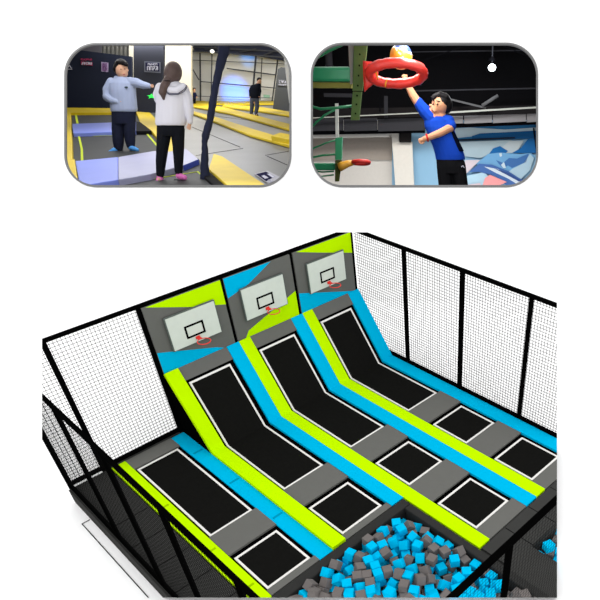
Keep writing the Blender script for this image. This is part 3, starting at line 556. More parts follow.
fpad([(60, 160), (74.5, 159), (78, 182), (84, 192), (60, 196)], YEL, 'yellow pad at the bottom left corner of the left hall', h=.34)
fpad([(136, 111.5), (150, 112.5), (176, 140), (179, 150), (168, 152), (152, 131), (140, 122)], YEL, 'diagonal yellow pad between the man in the grey hoodie and the woman in white')
fpad([(72, 123.8), (136, 121.5), (136, 130.8), (73, 133)], LIL, 'short lilac blue pad behind the knees of the man in the hoodie')
fpad([(136, 121.5), (141, 122), (152, 130.8), (136, 131.2)], BLK2, 'dark pad end to the right of the man in the hoodie', h=.31)
fpad([(75, 161), (118, 157), (118, 179.5), (89, 184), (79, 182)], LIL, 'wide lilac blue pad in front of the man, at bottom left')
fpad([(118.1, 157), (152, 151.2), (186, 148.5), (198.5, 159), (184, 165), (150, 174), (118.1, 179.4)], LIL2, 'pale lilac pad with a deep blue front face beside the woman in white')
m = MB(); 
q = [(184, 165.2), (198.6, 159.2)]
A = [R1.fp(*a, .315) for a in q]; m.hexa([A[0]-R1.nF*.30, A[1]-R1.nF*.30, A[1]-R1.nF*.30-R1.g*.12, A[0]-R1.nF*.30-R1.g*.12], [A[0], A[1], A[1]-R1.g*.12, A[0]-R1.g*.12])
tag(m.build('pad_bumper', mat('deep_blue_vinyl', (60, 80, 190), spec=.2)), 'deep blue bumper on the front corner of the pale lilac pad', 'bumper')
# right side: yellow strips across the silver mats
fpad([(192, 97.6), (199, 98), (212, 103.6), (200, 106.2), (192, 105.4)], YEL, 'yellow pad at the foot of the far wall beside the child', h=.2, t=.18)
fpad([(206, 101.2), (292, 100.6), (292, 103.6), (214, 103.8)], YEL, 'thin yellow strip along the foot of the pale far wall', h=.2, t=.18)
fpad([(225, 103.6), (262, 107), (292, 112), (292, 115.6), (258, 110.4), (222, 106.2)], YEL, 'far yellow strip ending at the foot of the grey box', h=.2, t=.18)
fpad([(192, 103.6), (222, 106.6), (292, 124.4), (292, 129.6), (230, 113), (192, 106.2)], YEL, 'long yellow strip on which the distant man in black stands', h=.2, t=.18)
fpad([(192, 110.6), (218, 117.5), (254, 129), (290, 139.6), (290, 145.4), (250, 134.5), (216, 121.6), (192, 113)], YEL, 'long yellow strip crossing the middle of the silver mats', h=.2, t=.18)
fpad([(271, 135.6), (280, 132.4), (292, 134.6), (292, 139.5), (286, 138.6)], YEL, 'raised yellow block on the middle yellow strip', h=.5, t=.45)
fpad([(213.5, 153.5), (222.5, 156.2), (272, 189), (282, 196), (244, 200), (208.5, 168.5)], YEL, 'big yellow pad running out at the bottom of the left hall')
fpad([(208, 169.6), (243.5, 200.6), (236, 205), (204, 176)], BLK2, 'black edge pad below the big yellow pad', h=.2, t=.18)
m = MB()
for a, b in (((196, 155.5), (243, 148.3)), ((265.3, 155.3), (292, 150.6)), ((267, 156), (292, 167)), ((192, 127), (240, 147)), ((200, 114), (262, 122))):
    A = R1.fp(*a, .01); B = R1.fp(*b, .01); m.bar(A, B, .022, .02, up=R1.nF)
tag(m.build('mat_seam', BLK2), 'thin dark seams between the silver grey mats of the left hall', 'seam')
o = thing('floor_sign', R1.fp(266, 178), 'flat dark and white lettered sign lying on the mat beside the big yellow pad', 'sign')
m = MB(); R1.pad(m, [(254.5, 173.8), (267.5, 170.6), (282, 178), (270.5, 184.6)], .05, .04); m.build('sign_board', mat('sign_pale', (190, 190, 200), spec=.1), o)
m = MB(); R1.pad(m, [(256, 174), (266, 171.6), (275, 176.5), (266, 181)], .06, .01); m.build('sign_face', SN, o)
m = MB(); R1.pad(m, [(261.5, 175.8), (264.2, 175), (268.5, 177.6), (265, 178.6)], .07, .01); R1.pad(m, [(267, 173.8), (269.5, 173.5), (275, 176.8), (272.5, 177.6)], .07, .01); m.build('lettering', SW, o)
m = MB(); m.tube([R1.fp(269.8+1.9*math.cos(i*PI/8), 181+1.3*math.sin(i*PI/8), .075) for i in range(16)], .02, 6, closed=True); m.build('ring_mark', SW, o)
# grey box at the right
o = thing('equipment_box', R1.fp(281, 109), 'tall dark grey box with a white sign at the right of the left hall', 'box')
m = MB(); R1.slab(m, [(277.5, 69), (281, 67.2), (291, 68), (296, 68.6), (296, 111.4), (272.5, 110.6)], ob(110.5), 1.8); m.build('body', mat('box_grey', (76, 78, 80), spec=.1), o, bevel=.05)
m = MB(); ob2 = ob(110.5)-R1.nW*.1; R1.slab(m, [(278, 79), (287, 80), (287, 86.5), (277.7, 85.6)], ob2, .08); m.build('sign_board', mat('sign_greyish', (96, 98, 100), spec=0), o)
m = MB(); glyphs(m, 279, 80.8, 286, 83, 4, ob2-R1.nW*.05, rs, .3); glyphs(m, 278.6, 84.4, 286.4, 85.3, 6, ob2-R1.nW*.05, rs, .25); m.build('lettering', SW, o)
m = MB(); m.ball(R1.wp(285.8, 64.3, ob(110)), .14); tag(m.build('camera_dome', BLK2, smooth=True), 'small black dome camera above the tall grey box', 'camera')
# small green sign on the far wall
m = MB(); R1.slab(m, [(263.5, 94.5), (269.5, 95), (269.5, 98.4), (263.5, 98)], ob(102.8), .1); tag(m.build('wall_sign', mat('sign_green', (150, 190, 165), spec=0)), 'small pale green sign low on the far wall, right of the distant man', 'sign')
# dark wavy padded pole close to the window
m = MB(); seg = [(226, 36, 7.5), (223.5, 52, 6.2), (219, 70, 4.6), (215.5, 86, 4.0), (212.5, 104, 4.4), (210, 120, 4.0), (205.5, 136, 4.6), (204.5, 142, 3.4), (205, 152, 4.2), (204.5, 166, 5.0), (205.5, 176, 6.5)]
PZ = 26.3
fine = []
for i in range(len(seg)-1):
    for k in range(4):
        t_ = k/4; fine.append(tuple(seg[i][j]*(1-t_)+seg[i+1][j]*t_ for j in range(3)))
fine.append(seg[-1]); 
foot = R1.fp(206, 180)
pts = [R1.wp(u, v, foot) for u, v, r in fine]+[foot-R1.nF*.0]
m.tube(pts, [r*.036*(1+.06*math.sin(i*2.1)) for i, (u, v, r) in enumerate(fine)]+[.26], 14)
tag(m.build('padded_pole', mat('pole_navy', (44, 48, 68), spec=.05, noise=.15, scale=1.5), smooth=True), 'dark navy lumpy padded pole standing right of the woman, close to the window', 'pole')
# lamps
m = MB(); R1.slab(m, [(194, 36), (300, 36), (300, 66), (284, 61), (255, 55.5), (216, 51.5), (194, 51)], ob(103.3), .3); tag(m.build('bulkhead', CEIL), 'dark blue grey bulkhead above the pale far wall of the left hall', 'bulkhead')
m = MB(); m.ball(R1.wp(212.2, 51.3, ob(103.8)), (.26, .26, .2)); LAMP = mat('lamp_white', (255, 250, 235), emit=1.6)
lw = mat('lamp_bright', (255, 252, 240), emit=3.0)
o = thing('ceiling_lamp', R1.wp(212.2, 50, ob(103.8)), 'bright round lamp under the dark ceiling beside the navy pole', 'lamp'); m.build('bulb', lw, o, smooth=True)
m = MB(); a = R1.wp(212.2, 49.4, ob(103.8)); m.tube([a, a+R1.nF*.9], .06, 8); m.build('stem', STEEL, o)
for i in range(6):
    v = 46.3+i*.75; 
t = thing('roof_truss', R1.wp(240, 52, ob(103)), 'dark steel roof truss crossing above the pale far wall', 'truss')
for a, b in (((192, 51), (286, 57.5)), ((192, 47), (290, 52)), ((205, 49.5), (216, 47)), ((240, 52), (256, 49)), ((262, 56), (276, 50))):
    m = MB(); m.bar(R1.wp(*a, ob(103.4)), R1.wp(*b, ob(104)), .15, .15, up=R1.nW); m.build('truss_bar', STEEL, t)
def area(name, loc, nrm_, sx, sy, power, color=(1, 1, 1)):
    L = bpy.data.lights.new(name, 'AREA'); L.shape = 'RECTANGLE'; L.size = sx; L.size_y = sy; L.energy = power; L.color = color
    o = bpy.data.objects.new(name, L); COL.objects.link(o); o.location = loc
    o.rotation_mode = 'QUATERNION'; o.rotation_quaternion = nrm_.to_track_quat('-Z', 'Y'); return o
mid = (cpt(150, 17)+cpt(175, 38))/2
for zz, uu, sx, sy, pw in ((34, 150, 9, 8, 1300), (46, 165, 12, 8, 2000), (62, 180, 16, 10, 3200), (78, 200, 22, 8, 4200)):
    area('hall_fill', R1.fp(uu, 65+122*27.2/zz)+R1.nF*(CH-.2), -R1.nF, sx, sy, pw*LK1, (1, .98, .95))  # unseen area lights below the ceiling, added to light the left hall
area('hall_fill', R1.fp(215, 65+122*27.2/70)+R1.nF*(CH-.6), (-R1.nF*.45+R1.g).normalized(), 22, 2, 3800*LK1, (1, .99, .97))  # added forward-facing light, out of view, brightens the far wall
area('hall_fill', R1.fp(190, 185)+R1.nF*(CH-.4), (-R1.nF*.8+R1.g).normalized(), 9, 1.2, 1300*LK1)  # added front light hidden above the window opening, shines into the hall
def spot(name, a, b, power, color, ang, blend=1):
    L = bpy.data.lights.new(name, 'SPOT'); L.energy = power; L.color = color; L.spot_size = math.radians(ang); L.spot_blend = blend; L.shadow_soft_size = .3
    o = bpy.data.objects.new(name, L); COL.objects.link(o); o.location = a; o.rotation_mode = 'QUATERNION'; o.rotation_quaternion = (b-a).to_track_quat('-Z', 'Y'); return o
tb = R1.wp(233, 92, ob(102.7)); spot('blue_spot', tb-R1.g*11+R1.nF*2, tb, 36000*LK1, (0, .15, 1), 24)
tb = R1.wp(246, 60, ob(102.7)); spot('blue_spot', tb-R1.g*9-R1.nF*1, tb, 6000*LK1, (0, .3, 1), 15)
# ================================================================== PEOPLE
def remesh(mb, name, mt, parent, voxel, smooth=6):
    tmp = mb.build(name, mt, parent)
    md = tmp.modifiers.new('r', 'REMESH'); md.mode = 'VOXEL'; md.voxel_size = voxel
    s = tmp.modifiers.new('s', 'SMOOTH'); s.iterations = smooth; s.factor = .5
    dg = bpy.context.evaluated_depsgraph_get(); dg.update()
    me = bpy.data.meshes.new_from_object(tmp.evaluated_get(dg)); tmp.modifiers.clear()
    old = tmp.data; tmp.data = me; bpy.data.meshes.remove(old)
    me.materials.clear(); me.materials.append(mt); me.polygons.foreach_set('use_smooth', [True]*len(me.polygons))
    return tmp
class Fig:
    def __init__(s, R, foot, name, label, Zorg=None):
        s.R = R; s.org = Zorg if Zorg is not None else R.fp(*foot); s.k = (s.org-CAM).dot(FW)/F
        s.o = thing(name, s.org, label, 'person'); s.B = Matrix((RT, R.nW, R.p)).transposed()
    def P(s, u, v, off=0):
        q = s.R.wp(u, v, s.org); return q+(q-CAM).normalized()*(off*s.k)
    def chain(s, m, nodes, n=10):
        # nodes (u, v, off, r) px; resampled with balls at the joints
        pts = [s.P(*q[:3]) for q in nodes]; rs = [q[3]*s.k for q in nodes]
        m.tube(pts, rs, n)
        for p, r in zip(pts, rs): m.ball(p, r*.99, n=12, k=8)
    def loft(s, m, secs, n=20):
        # sections (u, v, off, rx, ry): elliptical rings stacked up the body
        b = len(m.v)
        for u, v, off, rx, ry in secs:
            c = s.P(u, v, off)
            for i in range(n):
                a = 2*PI*i/n; m.v.append(c+RT*(rx*s.k*math.cos(a))+s.R.nW*(ry*s.k*math.sin(a)))
        for j in range(len(secs)-1):
            for i in range(n): m.f.append([b+j*n+i, b+j*n+(i+1) % n, b+(j+1)*n+(i+1) % n, b+(j+1)*n+i]); m.m.append(0)
        m.f.append([b+i for i in range(n)][::-1]); m.m.append(0); m.f.append([b+(len(secs)-1)*n+i for i in range(n)]); m.m.append(0)
    def ell(s, m, u, v, off, rx, ry, rz, rot=0, n=20, k=14):
        B = s.B @ Matrix.Rotation(rot, 3, 'Y'); m.ball(s.P(u, v, off), (rx*s.k, ry*s.k, rz*s.k), B, n, k)
    def hand(s, m, w, t, off=0, L=5.0, r=.62, curl=.35, thumb=1, spread=1.0):
        # palm from wrist w towards t; four unequal bent fingers and a side thumb
        dx, dy = t[0]-w[0], t[1]-w[1]; q = math.hypot(dx, dy); dx /= q; dy /= q; nx, ny = -dy, dx
        pl = L*.5; m_ = (w[0]+dx*pl, w[1]+dy*pl)
        s.chain(m, [(w[0], w[1], off, r*1.6), (w[0]+dx*pl*.6, w[1]+dy*pl*.6, off, r*1.9), (m_[0], m_[1], off, r*1.7)])
        for i, ln in enumerate((.42, .5, .47, .36)):
            a = (i-1.5)*r*1.25*spread; b0 = (m_[0]+nx*a*.9-dx*.4, m_[1]+ny*a*.9-dy*.4)
            k1 = (b0[0]+dx*L*ln*.55+nx*a*.12, b0[1]+dy*L*ln*.55+ny*a*.12); k2 = (k1[0]+dx*L*ln*.5*(1-curl), k1[1]+dy*L*ln*.5*(1-curl))
            s.chain(m, [(b0[0], b0[1], off, r*.72), (k1[0], k1[1], off-curl*.5, r*.66), (k2[0], k2[1], off-curl*2.0, r*.56)], 8)
        a = thumb*r*1.6
        s.chain(m, [(w[0]+dx*pl*.3+nx*a*.6, w[1]+dy*pl*.3+ny*a*.6, off, r*.85), (w[0]+dx*pl*.75+nx*a*1.5, w[1]+dy*pl*.75+ny*a*1.5, off-.6, r*.75), (w[0]+dx*pl*1.2+nx*a*1.7, w[1]+dy*pl*1.2+ny*a*1.7, off-1.2, r*.62)], 8)
    def part(s, m, name, mt, vox, smooth=4): return remesh(m, name, mt, s.o, vox*s.k, smooth)
SKIN = mat('skin', (214, 168, 140), spec=.2, rough=.6, noise=.04)
SKIN2 = mat('boy_skin', (222, 160, 122), spec=.25, rough=.55, noise=.04)
HAIRB = mat('black_hair', (22, 20, 22), spec=.2, rough=.5, noise=.3, scale=8)
HAIRN = mat('brown_hair', (88, 72, 68), spec=.3, rough=.5, noise=.3, scale=6)
HOOD = mat('grey_blue_hoodie', (164, 176, 206), spec=.05, noise=.08, scale=1.5, bump=.5)
WHOOD = mat('white_hoodie', (222, 221, 230), spec=.05, noise=.04, scale=1.5, bump=.5)
NAVY = mat('navy_trousers', (38, 42, 62), spec=.05, noise=.12, scale=2)
BPANT = mat('black_trousers', (24, 26, 32), spec=.05, noise=.15, scale=2)
SOCK = mat('bright_blue_socks', (90, 160, 232), spec=.1)
PINK = mat('pink_socks', (226, 120, 190), spec=.1)
EYE = mat('eye_dark', (30, 22, 20), spec=.4); LIP = mat('lip', (176, 96, 88), spec=.2)

# man in the grey hoodie, pointing right
f = Fig(R1, (122, 151.5), 'person', 'man in a grey blue hoodie and navy trousers pointing to the right')
m = MB()
f.ell(m, 121.6, 69.3, 0, 5.3, 6.2, 7.2); f.ell(m, 123.5, 73.2, -.8, 3.8, 4.2, 4.0); f.ell(m, 127.2, 70.4, -1.5, 1.3, 1.0, 1.1); f.ell(m, 118.6, 71, -4.8, 1.2, .9, 1.6)
f.chain(m, [(122, 73, 0, 3.2), (122, 80, .5, 3.4), (122, 96, 0, 5), (123, 108, 0, 4.6), (119, 118, 0, 3.4), (118, 128, 0, 3.2), (117, 146, 0, 2.4), (114, 151.5, -1.5, 1.9), (110, 153, -4, 1.6)])
f.chain(m, [(123, 108, 0, 4.4), (129, 118, 0, 3.4), (129.4, 128, 0, 3.2), (130, 144, 0, 2.4), (132, 148.5, -1.5, 1.9), (136, 149.6, -4, 1.6)])
f.chain(m, [(122, 82, 0, 4), (110.5, 84, 0, 2.4), (107.2, 96, -2, 2.0), (117, 101.5, -8, 1.7)]); f.hand(m, (117.5, 101.5), (122, 104), -8.5, L=4.8, r=.6, thumb=-1)
f.chain(m, [(122, 82, 0, 4), (134, 82, 0, 3.2), (142, 85, -3, 2.4), (149.5, 85.8, -5, 1.6)]); f.hand(m, (149.6, 85.8), (155, 86.8), -5, L=5.0, r=.62, curl=.5, thumb=-1)
f.part(m, 'body', SKIN, .3)
m = MB()
f.loft(m, [(124, 111.8, 0, 12.2, 8.5), (124, 109.5, 0, 12.8, 9), (123.2, 100, 0, 12.6, 8.8), (122.2, 90, 0, 12.8, 8.2), (121.8, 83, 0, 13, 7), (122, 79.5, .4, 8.5, 6), (122, 76.9, 1, 5.2, 5)])
f.chain(m, [(112, 83, 0, 4.6), (107.6, 91, -1, 4.5), (107.3, 97, -3, 4.2), (112, 100.5, -6.5, 3.3), (116.8, 101.6, -8.4, 2.3)])
f.chain(m, [(131, 82.5, 0, 4.6), (137.5, 83, -2, 4.0), (143, 85, -3, 3.4), (149, 85.9, -5, 2.3)])
f.chain(m, [(116.5, 79, 3, 2.6), (122, 78.3, 5, 3.0), (127, 79.4, 3, 2.4)])
f.part(m, 'hoodie', HOOD, .35)
m = MB(); f.ell(m, 126.3, 87.3, -8.4, 1.8, .7, .8); f.part(m, 'chest_logo', mat('logo_dark', (70, 84, 90), spec=0), .2, 1)
m = MB()
f.loft(m, [(124, 106, 0, 11, 7.6), (123.8, 113, 0, 11.6, 7.8), (123.6, 120, 0, 11.4, 7.4), (123.6, 124, 0, 11, 7)])
f.chain(m, [(118.4, 116, 0, 6), (118, 130, 0, 5.7), (118.2, 142, 0, 5.1), (118.4, 147.5, 0, 4.3)]); f.chain(m, [(129, 116, 0, 6), (129.4, 130, 0, 5.6), (130, 141, 0, 4.8), (130.6, 145.5, 0, 4.0)])
f.part(m, 'trousers', NAVY, .35)
for a in ((116.5, 149.5, 110, 152.6), (131.2, 148, 137, 149.8)):
    m = MB(); f.chain(m, [(a[0]+(.5 if a[0] < 120 else -.2), a[1]-2.6, -.2, 2.3), (a[0], a[1], -1.5, 2.7), ((a[0]+a[2])/2, (a[1]+a[3])/2-.1, -3.5, 2.4), (a[2], a[3], -5.5, 1.9)]); f.part(m, 'sock', SOCK, .3)
m = MB(); f.ell(m, 121.0, 66.2, 1.0, 6.0, 6.6, 6.2); f.ell(m, 118, 68.5, 1.5, 3.9, 6.2, 5.2); f.chain(m, [(118, 62.5, -4.5, 2.0), (123, 62.6, -5, 2.2), (126.6, 64.8, -3.6, 1.6)])
for i in range(7): f.chain(m, [(115.5+i*1.8, 62.6+abs(i-3)*.35, -2, 1.2), (115+i*2, 60.8+abs(i-3)*.5, -3, .6)], 6)
f.part(m, 'hair', HAIRB, .3, 3)
m = MB(); f.ell(m, 124.8, 69.0, -5.2, .75, .6, .4); f.ell(m, 120.9, 69.2, -5.9, .75, .6, .4); f.part(m, 'eyes', EYE, .14, 0)
m = MB(); f.ell(m, 124.0, 74.3, -4.6, 1.4, .7, .4); f.part(m, 'mouth', LIP, .14, 0)

# woman from behind
f = Fig(R1, (170, 181), 'person', 'woman seen from behind in a white hoodie and black leggings, brown ponytail')
m = MB()
f.ell(m, 173, 73, 0, 6.4, 7.2, 8); f.chain(m, [(172.5, 78, 0, 3.2), (172, 84, 0, 3.6), (171.5, 100, 0, 6), (171.5, 120, 0, 5), (164.8, 130, 0, 4), (162.8, 145, 0, 3.6), (160.5, 172, 0, 2.9), (160, 177.5, 0, 2.2), (158.6, 180.4, -4, 1.8)])
f.chain(m, [(171.5, 120, 0, 5), (177, 130, 0, 4), (178.2, 145, 0, 3.6), (178.3, 172, 0, 2.8), (178.6, 175.5, 0, 2.2), (183, 177, -3, 1.8)])
f.chain(m, [(172, 85, 0, 4), (184.5, 88, 0, 3.4), (188.5, 103, 0, 2.6), (189.8, 118, -1, 1.8), (189.6, 124.5, -1, 1.6)]); f.hand(m, (189.7, 124), (188.3, 132), -1, L=6.4, r=.75, curl=.3, thumb=1)
f.chain(m, [(172, 85, 0, 4), (162, 89, 0, 2.6), (159, 98, 5, 1.9), (163, 98, 13, 1.9)]); f.hand(m, (163, 98), (169, 96), 13, L=6, r=.72, curl=.6)
f.part(m, 'body', SKIN, .32)
m = MB()
f.loft(m, [(171, 125.5, 0, 14, 9.5), (171, 122.5, 0, 14.8, 10), (171.4, 110, 0, 14.4, 9.6), (171.6, 97, 0, 14.2, 9), (172, 89, 0, 14.4, 8), (172, 84.6, 0, 11.4, 7), (172.4, 81.5, 0, 6, 5.4)])
f.chain(m, [(183, 89, 0, 5.2), (187.4, 98, 0, 4.8), (189.2, 110, -.5, 4.3), (190, 121.5, -1, 2.7)])
f.chain(m, [(161, 89, 0, 5.2), (158.2, 95.5, 3, 4.8), (158.6, 99.5, 7, 4.2), (163, 98, 12.5, 2.9)])
f.chain(m, [(165.5, 85.5, -4.5, 3), (170, 90, -7.5, 3.4), (177, 90.5, -7.8, 3.4), (183.5, 86.6, -5, 3.2)])
f.part(m, 'hoodie', WHOOD, .38)
m = MB()
for dy in (0, 2.0):
    f.chain(m, [(164, 88+dy, -8.6, .35), (169, 93.6+dy*.5, -10.9, .35), (178, 93.6+dy*.5, -11.2, .35), (184, 89.6+dy, -9.2, .35), (187, 85.2+dy, -5.8, .35)], 6)
f.part(m, 'collar_stripe', mat('stripe_grey', (90, 92, 108), spec=0), .16, 0)
m = MB()
f.loft(m, [(171, 121, 0, 11.5, 8), (171, 126, 0, 12.8, 8.6), (170.6, 132, 0, 12.4, 8), (170.4, 136, 0, 11.8, 7)])
f.chain(m, [(164.6, 128, 0, 7), (162.6, 146, 0, 5.6), (160.9, 162, 0, 4.8), (160.2, 174, 0, 3.8)]); f.chain(m, [(177.2, 128, 0, 6.9), (178.4, 146, 0, 5.4), (178.5, 162, 0, 4.5), (178.5, 171.5, 0, 3.7)])
f.part(m, 'leggings', BPANT, .38)
for a in ((160, 177, 158, 181.4), (179, 174.4, 184.8, 177.6)):
    m = MB(); f.chain(m, [(a[0], a[1]-1.5, 0, 2.9), (a[0], a[1]+1.5, 0, 3.2), ((a[0]+a[2])/2, a[3]-.8, -2, 2.9), (a[2], a[3], -4, 2.3)]); f.part(m, 'sock', PINK, .3)
m = MB(); f.chain(m, [(175.5, 181.5, -2, 2.2), (182, 181.6, -3, 1.9)]); f.part(m, 'shoe', BLK2, .3)
m = MB(); f.ell(m, 173, 72.6, -.6, 8.0, 8.6, 9.2); f.ell(m, 171.5, 77.5, -1, 6.4, 7.4, 6.0)
f.chain(m, [(168, 79, -7, 3.2), (164.2, 86.5, -10, 3.6), (162.3, 92.5, -10.6, 3.3), (163.5, 98.5, -10, 1.3)])
f.part(m, 'hair', HAIRN, .32, 3)
m = MB(); c = f.P(166.8, 81, -8.6); m.tube([c+RT*(math.cos(i*PI/6)*2.9*f.k)+f.R.nW*(math.sin(i*PI/6)*2.9*f.k) for i in range(12)], .5*f.k, 6, closed=True); m.build('hair_tie', EYE, f.o, smooth=True)

# distant man in black
JEAN = mat('grey_blue_jeans', (78, 84, 102), spec=.05, noise=.1); BJK = mat('black_jacket', (20, 24, 34), spec=.05)
f = Fig(R1, (254, 115.6), 'person', 'distant man in a black jacket and grey jeans standing on a yellow strip')
m = MB(); f.ell(m, 259.2, 81, 0, 2.0, 2.3, 2.7); f.ell(m, 261.1, 81.4, 0, .5, .5, .5)
f.chain(m, [(258.8, 82.5, 0, 1.1), (257, 85, 0, 1.5), (254.5, 94, 0, 2.6), (254, 98, 0, 2.6), (252, 106, 0, 1.5), (251.2, 113.5, 0, 1.0), (252.6, 115, -1, .8)])
f.chain(m, [(254, 98, 0, 2.4), (257.2, 106, 0, 1.5), (255.8, 113.5, 0, 1.0), (257, 115, -1, .8)])
f.chain(m, [(256, 86, 0, 1.6), (251.5, 88, 0, 1.3), (250.3, 94, -1, 1.0), (250.6, 96.6, -1.5, .8)]); f.hand(m, (250.6, 96.4), (251, 99), -1.5, L=2.2, r=.26)
f.chain(m, [(258, 86, 0, 1.6), (259.8, 90, 0, 1.2), (259.4, 95.5, -1, .9)]); f.hand(m, (259.4, 95.6), (259, 98.6), -1, L=2.2, r=.26)
f.part(m, 'body', SKIN, .2)
m = MB(); f.loft(m, [(254.8, 98.4, 0, 4.8, 3.3), (254.8, 94, 0, 5.0, 3.4), (255.6, 88, 0, 5.2, 3.2), (257, 85, 0, 3.8, 2.6), (258.2, 83.4, 0, 1.7, 1.6)])
f.chain(m, [(252.6, 87, 0, 2.0), (250.6, 91, -.5, 1.8), (250.4, 95.8, -1.2, 1.3)]); f.chain(m, [(259, 87, 0, 1.7), (260, 91, 0, 1.5), (259.5, 95.2, -1, 1.2)]); f.part(m, 'jacket', BJK, .2)
m = MB(); f.ell(m, 254.4, 98.8, 0, 4.3, 3.0, 3.4); f.chain(m, [(252.6, 98.5, 0, 2.6), (252, 106, 0, 2.1), (251.3, 113.2, 0, 1.6)]); f.chain(m, [(256.4, 98.5, 0, 2.6), (257.2, 106, 0, 2.1), (256, 113.2, 0, 1.6)]); f.part(m, 'jeans', JEAN, .2)
for a in (251.8, 256.4):
    m = MB(); f.chain(m, [(a-.4, 114.7, 0, 1.0), (a+1.4, 115.2, -1.4, .8)]); f.part(m, 'shoe', BLK2, .2)
m = MB(); f.ell(m, 259, 80, .4, 2.3, 2.6, 2.3); f.part(m, 'hair', HAIRB, .2)
# child by the far wall
f = Fig(R1, (194, 105.2), 'person', 'small child in dark clothes by the far wall, right of the woman')
m = MB(); f.ell(m, 194.3, 90, 0, 1.35, 1.5, 1.8); f.chain(m, [(194, 91, 0, .8), (193.6, 96, 0, 1.5), (193, 101, 0, 1.0), (192.8, 104.4, 0, .7)]); f.chain(m, [(193.6, 97, 0, 1.4), (194.6, 101, 0, .9), (194.8, 104.4, 0, .7)])
f.chain(m, [(192.6, 93.4, 0, .9), (191.6, 96.4, 0, .7), (191.8, 98.4, -.5, .55)]); f.chain(m, [(195, 93.4, 0, .9), (196.2, 96, 0, .7), (196.8, 97.6, -.5, .55)]); f.part(m, 'body', SKIN, .16)
m = MB(); f.loft(m, [(193.7, 99, 0, 2.2, 1.7), (193.7, 95, 0, 2.5, 1.8), (193.9, 92.4, 0, 2.0, 1.5)]); f.chain(m, [(192.4, 93.6, 0, 1.1), (191.5, 97.5, 0, .9)]); f.chain(m, [(195.2, 93.6, 0, 1.1), (196.3, 96.6, 0, .9)]); f.part(m, 'jacket', mat('child_navy', (34, 38, 66), spec=0), .18)
m = MB(); f.chain(m, [(193, 98.6, 0, 1.3), (192.8, 104, 0, .95)]); f.chain(m, [(194.6, 98.6, 0, 1.3), (194.8, 104, 0, .95)]); f.part(m, 'trousers', BPANT, .18)
m = MB(); f.ell(m, 194.2, 89.4, .3, 1.55, 1.7, 1.6); f.part(m, 'hair', HAIRB, .18)
# ================================================================== RIGHT HALL: BOY JUMPING AT A RED HOOP
R2 = Room(425, 115, vfl=240, vpn=1544, Z=25)
ZS = 1.07
def Z2(Z): return W(425, 115, Z*ZS)
def sl(poly, Z, t, mt, name, label=None, cat=None, parent=None, bevel=0):
    m = MB(); R2.slab(m, poly, Z2(Z), t); o = m.build(name, mt, parent, bevel=bevel)
    if label: tag(o, label, cat)
    return o
CBLK = mat('black_ceiling', (15, 15, 18), spec=0, noise=.2, scale=.5)
m = MB(); R2.pad(m, [(308, 192), (560, 192), (545, 260), (306, 260)], 0, .3); struct(m.build('floor', mat('dark_floor', (70, 72, 78), spec=.1)))
def c2(u, v): return hit(u, v, R2.fo+R2.nF*7.6, R2.nF)
cc = [c2(308, 52), c2(560, 52), c2(560, 78), c2(308, 78)]
c2a = hit(306, 38, R2.fo+R2.nF*8.6, R2.nF)
CH2 = 8.7
def c2(u, v): return hit(u, v, R2.fo+R2.nF*CH2, R2.nF)
cc = [c2(302, 20), c2(560, 20), c2(560, 60), c2(302, 60)]
m = MB(); m.hexa(cc, [q+R2.nF*.3 for q in cc]); struct(m.build('ceiling', CBLK))
struct(sl([(300, 40), (570, 40), (570, 120), (300, 120)], 40.6, .3, mat('brown_black_wall', (17, 17, 19), spec=0, noise=.2, scale=.3), 'wall_upper'))
struct(sl([(300, 120), (392, 120), (392, 200), (300, 200)], 40.6, .3, mat('pale_grey_wall', (200, 196, 190), spec=0), 'wall_left'))
struct(sl([(392, 120), (570, 120), (570, 200), (392, 200)], 40.6, .3, mat('pale_blue_wall', (138, 178, 206), spec=0, noise=.08, scale=.5), 'wall_mural'))
side2 = lambda u0, u1, nm: None
for u0, u1, nm in ((305.5, 306.5, 'wall_near_left'), (551, 552, 'wall_right')):
    a = W(u0, 300, 25.1); b = W(u0, 230, 45); a2 = W(u0, 20, 25.1); b2 = W(u0, 20, 45); n = RT*.1*(1 if u0 > 400 else -1)
    m = MB(); m.hexa([a, b, b2, a2], [a+n, b+n, b2+n, a2+n]); struct(m.build('wall_side', CBLK))
# lower left wall tone, column, fascia
sl([(306.5, 137.5), (392, 137.5), (392, 160), (306.5, 161)], 40.5, .1, mat('taupe_band', (150, 142, 134), spec=0), 'wall_band', 'taupe grey painted band on the pale wall behind the green stand', 'wall band')
sl([(391, 128), (398.5, 128), (399, 142), (412, 142), (414.5, 195), (396, 195)], 39.9, .5, mat('column_white', (214, 210, 202), spec=0), 'column', 'broad pale column between the grey wall and the blue wall', 'column')
sl([(399, 128.5), (411.5, 128.5), (411, 142.5), (399.5, 142.5)], 39.7, .4, mat('bracket_dark', (40, 38, 38), spec=0), 'beam_bracket', 'dark bracket box on top of the pale column', 'bracket')
t = thing('fascia', Z2(38.9), 'long grey metal fascia band running under the dark ceiling of the right hall', 'fascia')
FG = mat('fascia_dark', (50, 50, 54), spec=.1); FL = mat('fascia_grey', (128, 126, 128), spec=.1)
for i, (a, b) in enumerate(((306.5, 343), (343.8, 377), (377.8, 425))): sl([(a, 119), (b, 118), (b, 130.5), (a, 131.5)], 38.9, .2, FG, 'fascia_panel', parent=t)
for a, b in ((425.8, 463), (464.2, 492), (493, 526), (527, 550.5)): sl([(a, 117-(a-425)*.03), (b, 117-(b-425)*.03), (b, 124.5-(b-425)*.03), (a, 124.5-(a-425)*.02)], 38.9, .2, FL, 'fascia_panel', parent=t)
